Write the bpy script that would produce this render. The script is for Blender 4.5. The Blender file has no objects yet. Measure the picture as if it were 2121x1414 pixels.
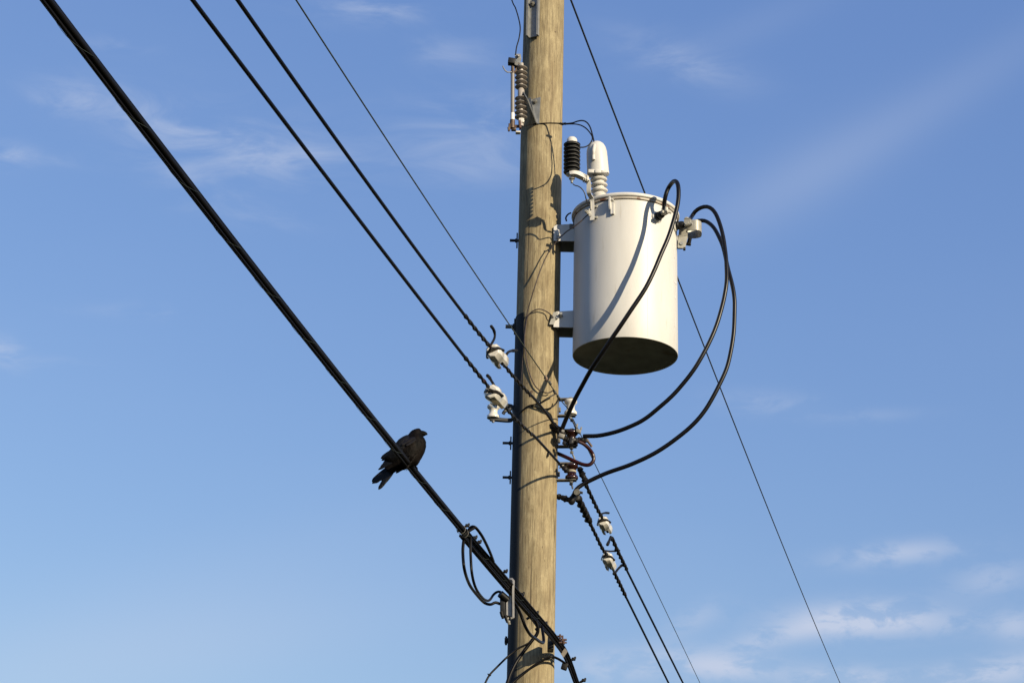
import bpy, bmesh, math, random
import numpy as np
from mathutils import Vector, noise, Matrix
random.seed(7)
R_ = math.radians
scene = bpy.context.scene
C = scene.collection

# ------------------------------------------------------------------ camera
F = 4000.0                       # focal length in photo pixels (photo 2121 x 1414)
PITCH, ROLL = R_(21.7), R_(1.42)
CAM = Vector((0.0, 0.0, 1.7))
fw = Vector((0, math.cos(PITCH), math.sin(PITCH)))
r0 = Vector((1, 0, 0)); u0 = Vector((0, -math.sin(PITCH), math.cos(PITCH)))
rt = math.cos(ROLL) * r0 + math.sin(ROLL) * u0
up = -math.sin(ROLL) * r0 + math.cos(ROLL) * u0
cd = bpy.data.cameras.new('camera')
cd.sensor_width = 36.0
cd.lens = 36.0 * F / 2121.0
cd.clip_end = 9000.0
cam = bpy.data.objects.new('camera', cd)
C.objects.link(cam)
cam.matrix_world = Matrix(((rt.x, up.x, -fw.x, CAM.x), (rt.y, up.y, -fw.y, CAM.y), (rt.z, up.z, -fw.z, CAM.z), (0, 0, 0, 1)))
scene.camera = cam

# ------------------------------------------------------------------ light, sky, exposure
SUN_EL, SUN_AZ = R_(19.5), R_(137.5)      # azimuth clockwise from +Y: behind the camera, to the right
scene.view_settings.view_transform = 'Standard'
scene.view_settings.look = 'None'
scene.view_settings.exposure = 0.6
scene.view_settings.gamma = 1.0
scene.view_settings.use_curve_mapping = False
world = bpy.data.worlds.new('World')
scene.world = world
world.use_nodes = True
sd = bpy.data.lights.new('sun', 'SUN')
sd.energy = 4.9
sd.angle = R_(0.53)
sd.color = (1.0, 0.855, 0.62)
sun = bpy.data.objects.new('sun', sd)
C.objects.link(sun)
SUNV = Vector((math.cos(SUN_EL) * math.sin(SUN_AZ), math.cos(SUN_EL) * math.cos(SUN_AZ), math.sin(SUN_EL)))
sun.rotation_euler = SUNV.to_track_quat('Z', 'Y').to_euler()
sun.location = SUNV * 30

def pray(px, py):
    return fw + (px - 1060.5) / F * rt + (707.0 - py) / F * up
def azel(px, py):
    d = pray(px, py).normalized()
    return math.atan2(d.x, d.y), math.asin(d.z)

def build_world():
    nt = world.node_tree; N = nt.nodes; L = nt.links
    N.clear()
    out = N.new('ShaderNodeOutputWorld'); bg = N.new('ShaderNodeBackground')
    bg.inputs['Strength'].default_value = SKY_STRENGTH
    L.new(bg.outputs[0], out.inputs[0])
    sky = N.new('ShaderNodeTexSky'); sky.sky_type = 'NISHITA'
    sky.sun_disc = False
    sky.sun_elevation = SUN_EL; sky.sun_rotation = SUN_AZ
    sky.altitude = 0; sky.air_density = 1.6; sky.dust_density = 0.3; sky.ozone_density = 3.0
    tc = N.new('ShaderNodeTexCoord')
    def M(op, a, b=None, c=None, clamp=False):
        n = N.new('ShaderNodeMath'); n.operation = op; n.use_clamp = clamp
        for i, v in enumerate((a, b, c)):
            if v is None: continue
            if isinstance(v, (int, float)): n.inputs[i].default_value = v
            else: L.new(v, n.inputs[i])
        return n.outputs[0]
    sep = N.new('ShaderNodeSeparateXYZ'); L.new(tc.outputs['Generated'], sep.inputs[0])
    x, y, z = sep.outputs
    az = M('ARCTAN2', x, y); el = M('ARCSINE', z)
    def noise_n(scale, stretch, detail, rough, dist=0.0, off=(0, 0, 0)):
        mp = N.new('ShaderNodeMapping'); mp.inputs['Scale'].default_value = stretch
        mp.inputs['Location'].default_value = off
        L.new(tc.outputs['Generated'], mp.inputs[0])
        n = N.new('ShaderNodeTexNoise'); n.inputs['Scale'].default_value = scale
        n.inputs['Detail'].default_value = detail; n.inputs['Roughness'].default_value = rough
        n.inputs['Distortion'].default_value = dist
        L.new(mp.outputs[0], n.inputs['Vector'])
        return n.outputs['Fac']
    def remap(v, a, b, c=0.0, d=1.0):
        m = N.new('ShaderNodeMapRange'); m.interpolation_type = 'SMOOTHSTEP'
        L.new(v, m.inputs[0])
        for i, q in enumerate((a, b, c, d)): m.inputs[1 + i].default_value = q
        return m.outputs[0]
    puff = remap(noise_n(38, (1, 1, 2.3), 10, 0.60, 0.3), 0.38, 0.58)
    wisp = remap(noise_n(16, (1, 1, 3.4), 8, 0.6, 0.8, (3, 1, 2)), 0.36, 0.74)
    veil = remap(noise_n(2.6, (1, 1, 2.2), 5, 0.5, 0.4, (1.3, 4, 0)), 0.45, 0.78)
    # (px, py, half width px, half height px, tilt deg (counter-clockwise), amount, kind)
    blobs = [(1770, 1282, 130, 30, 2, .95, 'p'), (1900, 1290, 150, 22, -3, .34, 'p'), (1600, 1320, 90, 18, 12, .5, 'p'), (1500, 1380, 95, 24, -2, .85, 'p'),
             (1860, 1145, 110, 20, 4, .6, 'p'), (2055, 1198, 70, 28, 8, .38, 'p'), (2040, 1396, 210, 26, 8, .75, 'p'), (2105, 1295, 40, 28, 0, .5, 'p'),
             (1300, 1374, 120, 30, 5, .55, 'p'), (1590, 835, 100, 22, -5, .2, 'p'), (1800, 860, 90, 12, 0, .13, 'p'), (1740, 1405, 90, 22, 0, .7, 'p'), (1440, 1280, 60, 22, 25, .3, 'p'),
             (500, 300, 170, 60, -8, .62, 'w'), (140, 205, 60, 26, 0, .55, 'w'), (330, 250, 150, 40, -10, .42, 'w'), (500, 450, 90, 16, -4, .55, 'w'), (430, 380, 130, 26, -12, .42, 'w'),
             (12, 320, 40, 22, 0, .95, 'w'), (110, 330, 60, 14, 0, .3, 'w'), (4, 726, 36, 24, -20, 1.3, 'w'), (90, 748, 90, 10, 4, .3, 'w'), (325, 640, 34, 12, 0, .5, 'w'), (250, 645, 90, 14, 0, .2, 'w'),
             (790, 18, 120, 26, 5, .5, 'w'), (930, 112, 70, 30, 0, .4, 'w'), (960, 250, 150, 60, 12, .42, 'w'), (1000, 340, 110, 40, 5, .36, 'w'), (1410, 125, 120, 36, -20, .42, 'w'), (240, 95, 60, 14, 0, .3, 'w'), (660, 325, 60, 20, 0, .4, 'w'),
             (1900, 235, 380, 46, 27, .10, 's'), (1640, 380, 220, 70, 27, .12, 's'), (1550, 60, 180, 34, 20, .06, 's'),
             (330, 1350, 460, 90, 12, .22, 's'), (450, 1200, 460, 90, 18, .08, 's')]
    acc = None
    for px, py, sx, sy, tilt, amt, kind in blobs:
        a0, e0 = azel(px, py)
        ca, sa = math.cos(R_(tilt)), math.sin(R_(tilt))
        dx = M('MULTIPLY', M('SUBTRACT', az, a0), math.cos(e0)); dy = M('SUBTRACT', el, e0)
        q1 = M('ADD', M('MULTIPLY', dx, ca * F / sx), M('MULTIPLY', dy, sa * F / sx))
        q2 = M('ADD', M('MULTIPLY', dx, -sa * F / sy), M('MULTIPLY', dy, ca * F / sy))
        g = M('EXPONENT', M('MULTIPLY', M('ADD', M('MULTIPLY', q1, q1), M('MULTIPLY', q2, q2)), -0.8))
        g = M('MULTIPLY', g, amt)
        if kind == 'p': g = M('MULTIPLY', g, M('ADD', M('MULTIPLY', puff, .78), .22))
        elif kind == 'w': g = M('MULTIPLY', M('MULTIPLY', g, wisp), 0.75)
        acc = g if acc is None else M('ADD', acc, g)
    # thin veil that covers the whole dome
    acc = M('ADD', acc, M('MULTIPLY', veil, 0.03))
    acc = M('MINIMUM', acc, 0.9)
    mix = N.new('ShaderNodeMixRGB')
    k = 1.0 / SKY_STRENGTH
    # even, thin high haze over the whole dome
    hz = N.new('ShaderNodeMixRGB'); hz.blend_type = 'ADD'; hz.inputs[0].default_value = 1.0
    hz.inputs[2].default_value = (0.031 * k, 0.064 * k, 0.205 * k, 1)
    L.new(sky.outputs[0], hz.inputs[1])
    L.new(acc, mix.inputs[0]); L.new(hz.outputs[0], mix.inputs[1])
    mix.inputs[2].default_value = (0.37 * k, 0.415 * k, 0.52 * k, 1)
    L.new(mix.outputs[0], bg.inputs[0])
SKY_STRENGTH = 0.0555
build_world()

# ------------------------------------------------------------------ geometry helpers
Y0 = 10.30                                             # distance of the pole from the camera
def P(px, py, Y):                                      # a point seen at that photo position, Y metres away
    d = pray(px, py)
    return CAM + d * (Y / d.y)
def mpp(px, py, Y):                                    # metres per photo pixel there
    d = pray(px, py)
    return (Y / d.y) / F
def PV(px, py, A, d):                                  # point in the vertical plane through A along the horizontal direction d
    n = Vector((d.y, -d.x, 0)); ray = pray(px, py)
    return CAM + ray * (n.dot(A - CAM) / n.dot(ray))
X0 = 0.5 * (P(1128.5, 0, Y0).x + P(1098, 1414, Y0).x)
PR = 0.1250                                            # pole radius
AX = Vector((X0, Y0, 0))
def PC(px, py, off=0.0):                               # point on the pole's near face (or off metres proud of it)
    d = pray(px, py); rr = PR + off
    a = d.x ** 2 + d.y ** 2
    b = -2 * (d.x * X0 + d.y * Y0)
    c = X0 ** 2 + Y0 ** 2 - rr * rr
    disc = b * b - 4 * a * c
    t = (-b - math.sqrt(disc)) / (2 * a) if disc > 0 else -b / (2 * a)
    return CAM + d * t
def pole_pt(azd, z, off=0.0):                          # azimuth in degrees: 0 faces the camera, positive to the right
    a = R_(azd)
    return Vector((X0 + (PR + off) * math.sin(a), Y0 - (PR + off) * math.cos(a), z))

def catmull(pts, n=10):
    pts = [Vector(p) for p in pts]
    if len(pts) < 3:
        return [pts[0].lerp(pts[-1], i / n) for i in range(n + 1)]
    q = [2 * pts[0] - pts[1]] + pts + [2 * pts[-1] - pts[-2]]
    out = []
    for i in range(1, len(q) - 2):
        p0, p1, p2, p3 = q[i - 1], q[i], q[i + 1], q[i + 2]
        for j in range(n):
            t = j / n
            out.append(0.5 * ((2 * p1) + (p2 - p0) * t + (2 * p0 - 5 * p1 + 4 * p2 - p3) * t * t + (3 * p1 - p0 - 3 * p2 + p3) * t ** 3))
    out.append(pts[-1])
    return out
def resample(pts, step):
    acc = [0.0]
    for a, b in zip(pts, pts[1:]): acc.append(acc[-1] + (b - a).length)
    n = max(2, int(acc[-1] / step)); out = []; k = 0
    for i in range(n + 1):
        s = acc[-1] * i / n
        while k < len(pts) - 2 and acc[k + 1] < s: k += 1
        seg = acc[k + 1] - acc[k]
        out.append(pts[k].lerp(pts[k + 1], 0 if seg == 0 else (s - acc[k]) / seg))
    return out
def frames(pts):
    fr = []; prev = None
    for i in range(len(pts)):
        t = (pts[min(i + 1, len(pts) - 1)] - pts[max(i - 1, 0)]).normalized()
        if prev is None:
            h = Vector((0, 0, 1)) if abs(t.z) < 0.9 else Vector((1, 0, 0))
            n = (h - t * h.dot(t)).normalized()
        else:
            n = prev - t * prev.dot(t)
            n = n.normalized() if n.length > 1e-6 else t.orthogonal().normalized()
        prev = n
        fr.append((t, n, t.cross(n)))
    return fr

class MB:
    def __init__(s): s.v = []; s.f = []
    def add(s, vs, fs):
        o = len(s.v); s.v += [Vector(v) for v in vs]; s.f += [tuple(i + o for i in f) for f in fs]; return s
    def rings(s, rings, closed=True, cap0=True, cap1=True):
        n = len(rings[0]); vs = [p for r in rings for p in r]; fs = []
        for i in range(len(rings) - 1):
            for j in range(n if closed else n - 1):
                k = (j + 1) % n
                fs.append((i * n + j, i * n + k, (i + 1) * n + k, (i + 1) * n + j))
        if cap0: fs.append(tuple(range(n))[::-1])
        if cap1: fs.append(tuple((len(rings) - 1) * n + j for j in range(n)))
        return s.add(vs, fs)
    def tube(s, pts, r, n=10, lobes=0, amp=0.0, pitch=0.05, rough=0.0, closed_ends=True):
        fr = frames(pts); rings = []; acc = 0
        for i, (p, (t, a, b)) in enumerate(zip(pts, fr)):
            if i: acc += (p - pts[i - 1]).length
            ri = r[i] if isinstance(r, (list, tuple)) else r
            ring = []
            for j in range(n):
                th = 2 * math.pi * j / n
                rr = ri
                if lobes: rr *= 1 + amp * math.cos(lobes * (th - 2 * math.pi * acc / pitch / lobes))
                if rough: rr *= 1 + rough * (noise.noise(p * 90 + Vector((th, 0, 0)))) + rough * noise.noise(p * 260 + Vector((0, th, 0)))
                ring.append(p + (a * math.cos(th) + b * math.sin(th)) * rr)
            rings.append(ring)
        return s.rings(rings, True, closed_ends, closed_ends)
    def cyl(s, p0, p1, r0_, r1_=None, n=16):
        r1_ = r0_ if r1_ is None else r1_
        return s.tube([Vector(p0), Vector(p1)], [r0_, r1_], n)
    def lathe(s, prof, p0, ax, n=32, cap0=True, cap1=True):      # prof: (radius, height along ax)
        ax = Vector(ax).normalized(); a = ax.orthogonal().normalized(); b = ax.cross(a)
        rings = [[Vector(p0) + ax * h + (a * math.cos(2 * math.pi * j / n) + b * math.sin(2 * math.pi * j / n)) * max(r, 1e-4) for j in range(n)] for r, h in prof]
        return s.rings(rings, True, cap0, cap1)
    def box(s, c, ax, ay, az, bev=0.0):                           # half-extent vectors
        c = Vector(c); ax, ay, az = Vector(ax), Vector(ay), Vector(az)
        if not bev:
            vs = [c + sx * ax + sy * ay + sz * az for sx in (-1, 1) for sy in (-1, 1) for sz in (-1, 1)]
            return s.add(vs, [(0, 1, 3, 2), (4, 6, 7, 5), (0, 4, 5, 1), (2, 3, 7, 6), (0, 2, 6, 4), (1, 5, 7, 3)])
        bx, by, bz = bev / ax.length, bev / ay.length, bev / az.length
        bm = bmesh.new()
        bmesh.ops.create_cube(bm, size=2.0)
        M3 = Matrix((ax, ay, az)).transposed()
        for v in bm.verts: v.co = c + M3 @ v.co
        bmesh.ops.bevel(bm, geom=bm.edges[:], offset=bev, segments=2, affect='EDGES', profile=0.5)
        return s.from_bm(bm)
    def from_bm(s, bm):
        bm.verts.index_update()
        s.add([v.co.copy() for v in bm.verts], [[v.index for v in f.verts] for f in bm.faces]); bm.free(); return s
    def plate(s, poly, th):                                      # polygon (3D points) extruded by vector th
        poly = [Vector(p) for p in poly]; n = len(poly)
        vs = poly + [p + Vector(th) for p in poly]
        fs = [tuple(range(n))[::-1], tuple(range(n, 2 * n))] + [(i, (i + 1) % n, n + (i + 1) % n, n + i) for i in range(n)]
        return s.add(vs, fs)
    def ribbon(s, pts, w, th):                                   # flat strap: width vector w (full), thickness th
        w = Vector(w); rings = []
        for i, p in enumerate(pts):
            t = (pts[min(i + 1, len(pts) - 1)] - pts[max(i - 1, 0)]).normalized()
            n = t.cross(w).normalized()
            rings.append([p - w / 2 - n * th / 2, p + w / 2 - n * th / 2, p + w / 2 + n * th / 2, p - w / 2 + n * th / 2])
        return s.rings(rings)
    def torus(s, c, ax, R, r, n=32, m=8):
        ax = Vector(ax).normalized(); a = ax.orthogonal().normalized(); b = ax.cross(a); vs = []; fs = []
        for i in range(n):
            u = 2 * math.pi * i / n; d = a * math.cos(u) + b * math.sin(u)
            for j in range(m):
                w = 2 * math.pi * j / m
                vs.append(Vector(c) + d * (R + r * math.cos(w)) + ax * r * math.sin(w))
                fs.append((i * m + j, ((i + 1) % n) * m + j, ((i + 1) % n) * m + (j + 1) % m, i * m + (j + 1) % m))
        return s.add(vs, fs)
    def sphere(s, c, r, n=12, sc=(1, 1, 1)):
        bm = bmesh.new(); bmesh.ops.create_uvsphere(bm, u_segments=n, v_segments=max(6, n // 2), radius=r)
        for v in bm.verts: v.co = Vector(c) + Vector((v.co.x * sc[0], v.co.y * sc[1], v.co.z * sc[2]))
        return s.from_bm(bm)
    def hexnut(s, c, ax, r, h):
        return s.lathe([(r * .92, 0), (r, h * .15), (r, h * .85), (r * .92, h)], Vector(c), ax, 6)

def world_loc(o):
    v = Vector((0, 0, 0))
    while o is not None: v += o.location; o = o.parent
    return v
def obj(name, mb, mat, parent=None, angle=35, flip=True):
    c = world_loc(parent) if parent is not None else sum(mb.v, Vector((0, 0, 0))) / len(mb.v)
    me = bpy.data.meshes.new(name)
    me.from_pydata([tuple(v - c) for v in mb.v], [], mb.f)
    if flip:
        bm = bmesh.new(); bm.from_mesh(me); bmesh.ops.recalc_face_normals(bm, faces=bm.faces[:]); bm.to_mesh(me); bm.free()
    me.polygons.foreach_set('use_smooth', [True] * len(me.polygons))
    me.set_sharp_from_angle(angle=R_(angle))
    me.materials.append(mat); me.update()
    o = bpy.data.objects.new(name, me); C.objects.link(o)
    if parent is not None: o.parent = parent
    else: o.location = c
    return o
def tag(o, label, cat, group=None):
    o['label'] = label; o['category'] = cat
    if group: o['group'] = group
    return o
def thing(name, label, cat, loc, group=None):
    o = bpy.data.objects.new(name, None); C.objects.link(o); o.location = loc; o.empty_display_size = 0.05
    return tag(o, label, cat, group)

# ------------------------------------------------------------------ materials
def mat(name, base, rough=0.5, metal=0.0, var=0.0, vscale=30.0, stretch=(1, 1, 1), var2=None, bump=0.0, bscale=200.0, spec=0.5, coat=0.0, rustc=None, rustlo=0.6, rusthi=0.7, rscale=20.0, rstretch=(1, 1, 1), rough_var=0.0):
    m = bpy.data.materials.new(name); m.use_nodes = True
    nt = m.node_tree; N = nt.nodes; L = nt.links; b = N['Principled BSDF']
    b.inputs['Roughness'].default_value = rough; b.inputs['Metallic'].default_value = metal
    b.inputs['Specular IOR Level'].default_value = spec
    if coat: b.inputs['Coat Weight'].default_value = coat; b.inputs['Coat Roughness'].default_value = 0.15
    tc = N.new('ShaderNodeTexCoord')
    def nz(scale, st, det=5.0):
        mp = N.new('ShaderNodeMapping'); mp.inputs['Scale'].default_value = st
        L.new(tc.outputs['Object'], mp.inputs[0])
        n = N.new('ShaderNodeTexNoise'); n.inputs['Scale'].default_value = scale; n.inputs['Detail'].default_value = det
        L.new(mp.outputs[0], n.inputs['Vector']); return n.outputs['Fac']
    col = None
    if var or var2:
        c2 = var2 if var2 else tuple(c * (1 - var) for c in base)
        r = N.new('ShaderNodeValToRGB'); r.color_ramp.elements[0].position = 0.35; r.color_ramp.elements[1].position = 0.68
        r.color_ramp.elements[0].color = (*c2, 1); r.color_ramp.elements[1].color = (*base, 1)
        L.new(nz(vscale, stretch), r.inputs[0]); col = r.outputs[0]
    else:
        b.inputs['Base Color'].default_value = (*base, 1)
    if rustc:
        mr = N.new('ShaderNodeMapRange'); mr.inputs[1].default_value = rustlo; mr.inputs[2].default_value = rusthi
        L.new(nz(rscale, rstretch, 8.0), mr.inputs[0])
        mx = N.new('ShaderNodeMixRGB'); L.new(mr.outputs[0], mx.inputs[0])
        if col is not None: L.new(col, mx.inputs[1])
        else: mx.inputs[1].default_value = (*base, 1)
        mx.inputs[2].default_value = (*rustc, 1); col = mx.outputs[0]
    if col is not None: L.new(col, b.inputs['Base Color'])
    if rough_var:
        mr = N.new('ShaderNodeMapRange'); mr.inputs[3].default_value = rough - rough_var; mr.inputs[4].default_value = rough + rough_var
        L.new(nz(vscale * .7, stretch), mr.inputs[0]); L.new(mr.outputs[0], b.inputs['Roughness'])
    if bump:
        bp = N.new('ShaderNodeBump'); bp.inputs['Strength'].default_value = bump; bp.inputs['Distance'].default_value = 0.004
        L.new(nz(bscale, stretch), bp.inputs['Height']); L.new(bp.outputs[0], b.inputs['Normal'])
    return m

M_TANK = mat('tank_paint', (.515, .505, .475), .46, var2=(.475, .465, .435), vscale=5, stretch=(3, 3, .6), bump=.05, bscale=60, spec=.4, rough_var=.06, rustc=(.36, .33, .27), rustlo=.64, rusthi=.84, rscale=9, rstretch=(4, 4, .5))
M_UNDER_SHADED = mat('tank_underside_shaded', (.31, .31, .31), .7, var2=(.22, .22, .22), vscale=9, spec=.2, rustc=(.16, .12, .09), rustlo=.62, rusthi=.75, rscale=6)  # paint darkened to deepen the shade underneath, with brown patches over it
M_BAND = mat('lid_band_rusty', (.36, .33, .28), .5, var2=(.27, .235, .18), vscale=16, rustc=(.11, .045, .02), rustlo=.52, rusthi=.60, rscale=24, rstretch=(1, 1, .4))
M_PORC = mat('porcelain_white', (.56, .545, .50), .14, var2=(.50, .48, .43), vscale=25, rustc=(.20, .15, .10), rustlo=.66, rusthi=.9, rscale=12, coat=.3)
M_PORC_OLD = mat('porcelain_weathered', (.33, .30, .265), .3, var2=(.27, .24, .215), vscale=30)
M_BROWN = mat('porcelain_brown', (.026, .007, .004), .07, var2=(.014, .0045, .0035), vscale=18, coat=.4)
M_GALV = mat('galvanised_steel', (.24, .243, .24), .5, .35, var2=(.175, .18, .177), vscale=40, bump=.1, bscale=120)
M_GALV_OLD = mat('weathered_steel', (.21, .20, .175), .6, .25, var2=(.12, .115, .10), vscale=45, bump=.15, bscale=150, rustc=(.10, .05, .03), rustlo=.60, rusthi=.75, rscale=40)
M_ALU = mat('cast_aluminium', (.33, .32, .275), .45, .12, var2=(.26, .25, .215), vscale=30, bump=.08)
M_DARKSTEEL = mat('dark_painted_steel', (.014, .015, .017), .5, .1, var2=(.008, .008, .009), vscale=40, spec=.35)
M_RUST = mat('rusty_bolt', (.11, .06, .045), .7, .2, var2=(.06, .035, .028), vscale=70, bump=.3)
M_COPPER = mat('tarnished_copper', (.115, .075, .05), .55, .35, var2=(.045, .03, .022), vscale=60)
M_RUBBER = mat('black_rubber', (.004, .0036, .004), .45, var2=(.003, .003, .003), vscale=12, spec=.2, rough_var=.08)
M_SHEATH = mat('cable_sheath', (.0045, .004, .0043), .55, var2=(.003, .0027, .003), vscale=9, spec=.18, rough_var=.08)
M_CABLEBLK = mat('secondary_cable', (.0045, .0036, .0036), .36, var2=(.003, .0025, .0025), vscale=8, spec=.28, rough_var=.08)
M_LOOP = mat('loop_cable', (.0035, .003, .0032), .40, var2=(.0025, .0022, .0024), vscale=8, spec=.12, rough_var=.06)
M_RED = mat('dark_red_lead', (.028, .0028, .0035), .36, var2=(.006, .002, .002), vscale=10, spec=.25)
M_GRIP = mat('grip_strand', (.018, .0155, .012), .55, .1, var2=(.005, .0045, .0045), vscale=60, spec=.25, rustc=(.07, .018, .012), rustlo=.64, rusthi=.74, rscale=24)
M_TAPE = mat('black_tape', (.004, .0036, .004), .6, var2=(.007, .0065, .0065), vscale=40, bump=.5, bscale=60, spec=.2)
M_POLYMER = mat('black_polymer', (.0045, .0045, .005), .5, var2=(.008, .008, .008), vscale=20, spec=.22)
M_RIM = mat('shed_rim_grey', (.13, .13, .13), .6, var2=(.09, .09, .09), vscale=40)  # paler grey for the rings along the black shed edges
M_GUARD = mat('dark_guard_plastic', (.016, .018, .020), .7, var2=(.012, .0135, .015), vscale=14, stretch=(1, 1, .2), bump=.05, spec=.2)
M_GWIRE = mat('aged_ground_wire', (.07, .05, .042), .6, .3, var2=(.035, .026, .024), vscale=50)
M_NEUTRAL = mat('neutral_strand', (.07, .085, .065), .5, .3, var2=(.03, .04, .03), vscale=40)
M_BLUEWIRE = mat('primary_strand', (.030, .034, .042), .5, .2)
M_WHITE = mat('white_print', (.56, .555, .54), .5, var=.05)
M_FIBRE = mat('fuse_tube_grey', (.17, .16, .15), .45, var2=(.135, .125, .118), vscale=20, stretch=(1, 1, .2))
M_FEATHER = mat('crow_feather', (.0030, .0027, .0028), .46, var2=(.0018, .0018, .0018), vscale=45, bump=.6, bscale=90, spec=.22)
M_BREAST = mat('crow_body_plumage', (.0066, .0048, .0037), .6, var2=(.0012, .0011, .0011), vscale=42, stretch=(1, 1, .55), bump=1.0, bscale=70, spec=.06)
M_SHEEN = mat('crow_shoulder_sheen', (.010, .0075, .0062), .42, var2=(.004, .003, .003), vscale=60, spec=.3)
M_BEAK = mat('crow_beak', (.0018, .0018, .0019), .6, var=.3, spec=.06)
M_EYE = mat('crow_eye', (.005, .004, .004), .05)
M_TAGP = mat('pale_cable_tag', (.17, .15, .12), .6, var2=(.12, .10, .085), vscale=60)
M_WRAP = mat('pale_tie_wire', (.42, .38, .29), .4, .2)
M_SILVER = mat('bright_aluminium', (.31, .30, .285), .42, .3, var2=(.22, .21, .20), vscale=40)
M_KNOT = mat('wood_knot', (.13, .085, .045), .7, var2=(.07, .045, .025), vscale=90)

def wood():
    m = bpy.data.materials.new('treated_pine'); m.use_nodes = True
    nt = m.node_tree; N = nt.nodes; L = nt.links; b = N['Principled BSDF']
    b.inputs['Roughness'].default_value = .78; b.inputs['Specular IOR Level'].default_value = .25
    tc = N.new('ShaderNodeTexCoord')
    def nz(scale, st, det=6, rough=.55, dist=0.0):
        mp = N.new('ShaderNodeMapping'); mp.inputs['Scale'].default_value = st
        L.new(tc.outputs['Object'], mp.inputs[0])
        n = N.new('ShaderNodeTexNoise'); n.inputs['Scale'].default_value = scale; n.inputs['Detail'].default_value = det
        n.inputs['Roughness'].default_value = rough; n.inputs['Distortion'].default_value = dist
        L.new(mp.outputs[0], n.inputs['Vector']); return n.outputs['Fac']
    def mr(v, a, bb, c=0.0, d=1.0):
        k = N.new('ShaderNodeMapRange'); k.interpolation_type = 'SMOOTHSTEP'
        for i, q in enumerate((a, bb, c, d)): k.inputs[1 + i].default_value = q
        L.new(v, k.inputs[0]); return k.outputs[0]
    def mixc(f, a, c, mode='MIX'):
        k = N.new('ShaderNodeMixRGB'); k.blend_type = mode
        if isinstance(f, float): k.inputs[0].default_value = f
        else: L.new(f, k.inputs[0])
        for i, q in ((1, a), (2, c)):
            if isinstance(q, tuple): k.inputs[i].default_value = (*q, 1)
            else: L.new(q, k.inputs[i])
        return k.outputs[0]
    def mul(a, bb):
        k = N.new('ShaderNodeMath'); k.operation = 'MULTIPLY'; L.new(a, k.inputs[0])
        if isinstance(bb, float): k.inputs[1].default_value = bb
        else: L.new(bb, k.inputs[1])
        return k.outputs[0]
    grain = nz(110, (1, 1, .06), 7, .65, .5)
    streak = nz(22, (1, 1, .07), 6, .6, .9)
    blotch = nz(9, (1, 1, .5), 6, .6, .8)
    mott = nz(60, (1, 1, .35), 5, .6, .6)
    fig = nz(26, (1, 1, .2), 3, .5, 2.4)
    c = mixc(mr(blotch, .34, .68), (.245, .198, .112), (.365, .305, .180))
    c = mixc(mr(streak, .50, .68, 0, .65), c, (.185, .140, .078))
    c = mixc(mr(nz(5, (1, 1, .3), 5, .6, .8), .50, .70, 0, .55), c, (.21, .182, .104))
    c = mixc(mr(mott, .42, .66, .30, 0), c, (.145, .110, .062))
    c = mixc(mr(grain, .34, .58, .60, 0), c, (.085, .063, .036))
    # growth-ring figure: thin wavering lines
    wv = N.new('ShaderNodeMath'); wv.operation = 'PINGPONG'; wv.inputs[1].default_value = .035
    L.new(fig, wv.inputs[0])
    c = mixc(mr(wv.outputs[0], .0, .012, .38, 0), c, (.10, .075, .043))
    # short dark flecks and long drying checks
    fl = nz(120, (1, 1, .2), 2, .5)
    c = mixc(mr(fl, .69, .75, 0, .75), c, (.04, .028, .017))
    ck = nz(13, (1, 1, .018), 3, .5, .2)
    d = N.new('ShaderNodeMath'); d.operation = 'SUBTRACT'; d.inputs[1].default_value = .5; L.new(ck, d.inputs[0])
    ab = N.new('ShaderNodeMath'); ab.operation = 'ABSOLUTE'; L.new(d.outputs[0], ab.inputs[0])
    gate = mr(nz(5, (1, 1, .25), 2), .46, .54)
    crack = mul(mr(ab.outputs[0], .0, .009, 1, 0), gate)
    c = mixc(mul(crack, .8), c, (.03, .021, .013))
    L.new(c, b.inputs['Base Color'])
    h = mixc(crack, grain, (0.0, 0.0, 0.0))
    bp = N.new('ShaderNodeBump'); bp.inputs['Strength'].default_value = .45; bp.inputs['Distance'].default_value = .004
    L.new(h, bp.inputs['Height']); L.new(bp.outputs[0], b.inputs['Normal'])
    return m
M_WOOD = wood()
def grass_mat():
    m = mat('dry_grass_ground', (.028, .032, .015), .95, var2=(.018, .021, .010), vscale=.6, bump=.5, bscale=8, spec=.03, rustc=(.045, .038, .024), rustlo=.55, rusthi=.7, rscale=.15)
    return m
M_GRASS = grass_mat()

# ------------------------------------------------------------------ ground
g = MB()
NR = [0, 3, 8, 20, 60, 200, 800, 3000, 6000]
rings = [[Vector((r * math.cos(2 * math.pi * j / 48), r * math.sin(2 * math.pi * j / 48), -0.02 + (0.05 * noise.noise(Vector((r * math.cos(j), r * math.sin(j), 0)) * .2) if 3 < r < 300 else 0))) for j in range(48)] for r in NR[1:]]
g.rings(rings, True, True, False)
go = obj('ground', g, M_GRASS)
go['kind'] = 'structure'; go['label'] = 'dry grassy ground that the utility pole stands in'

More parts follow.
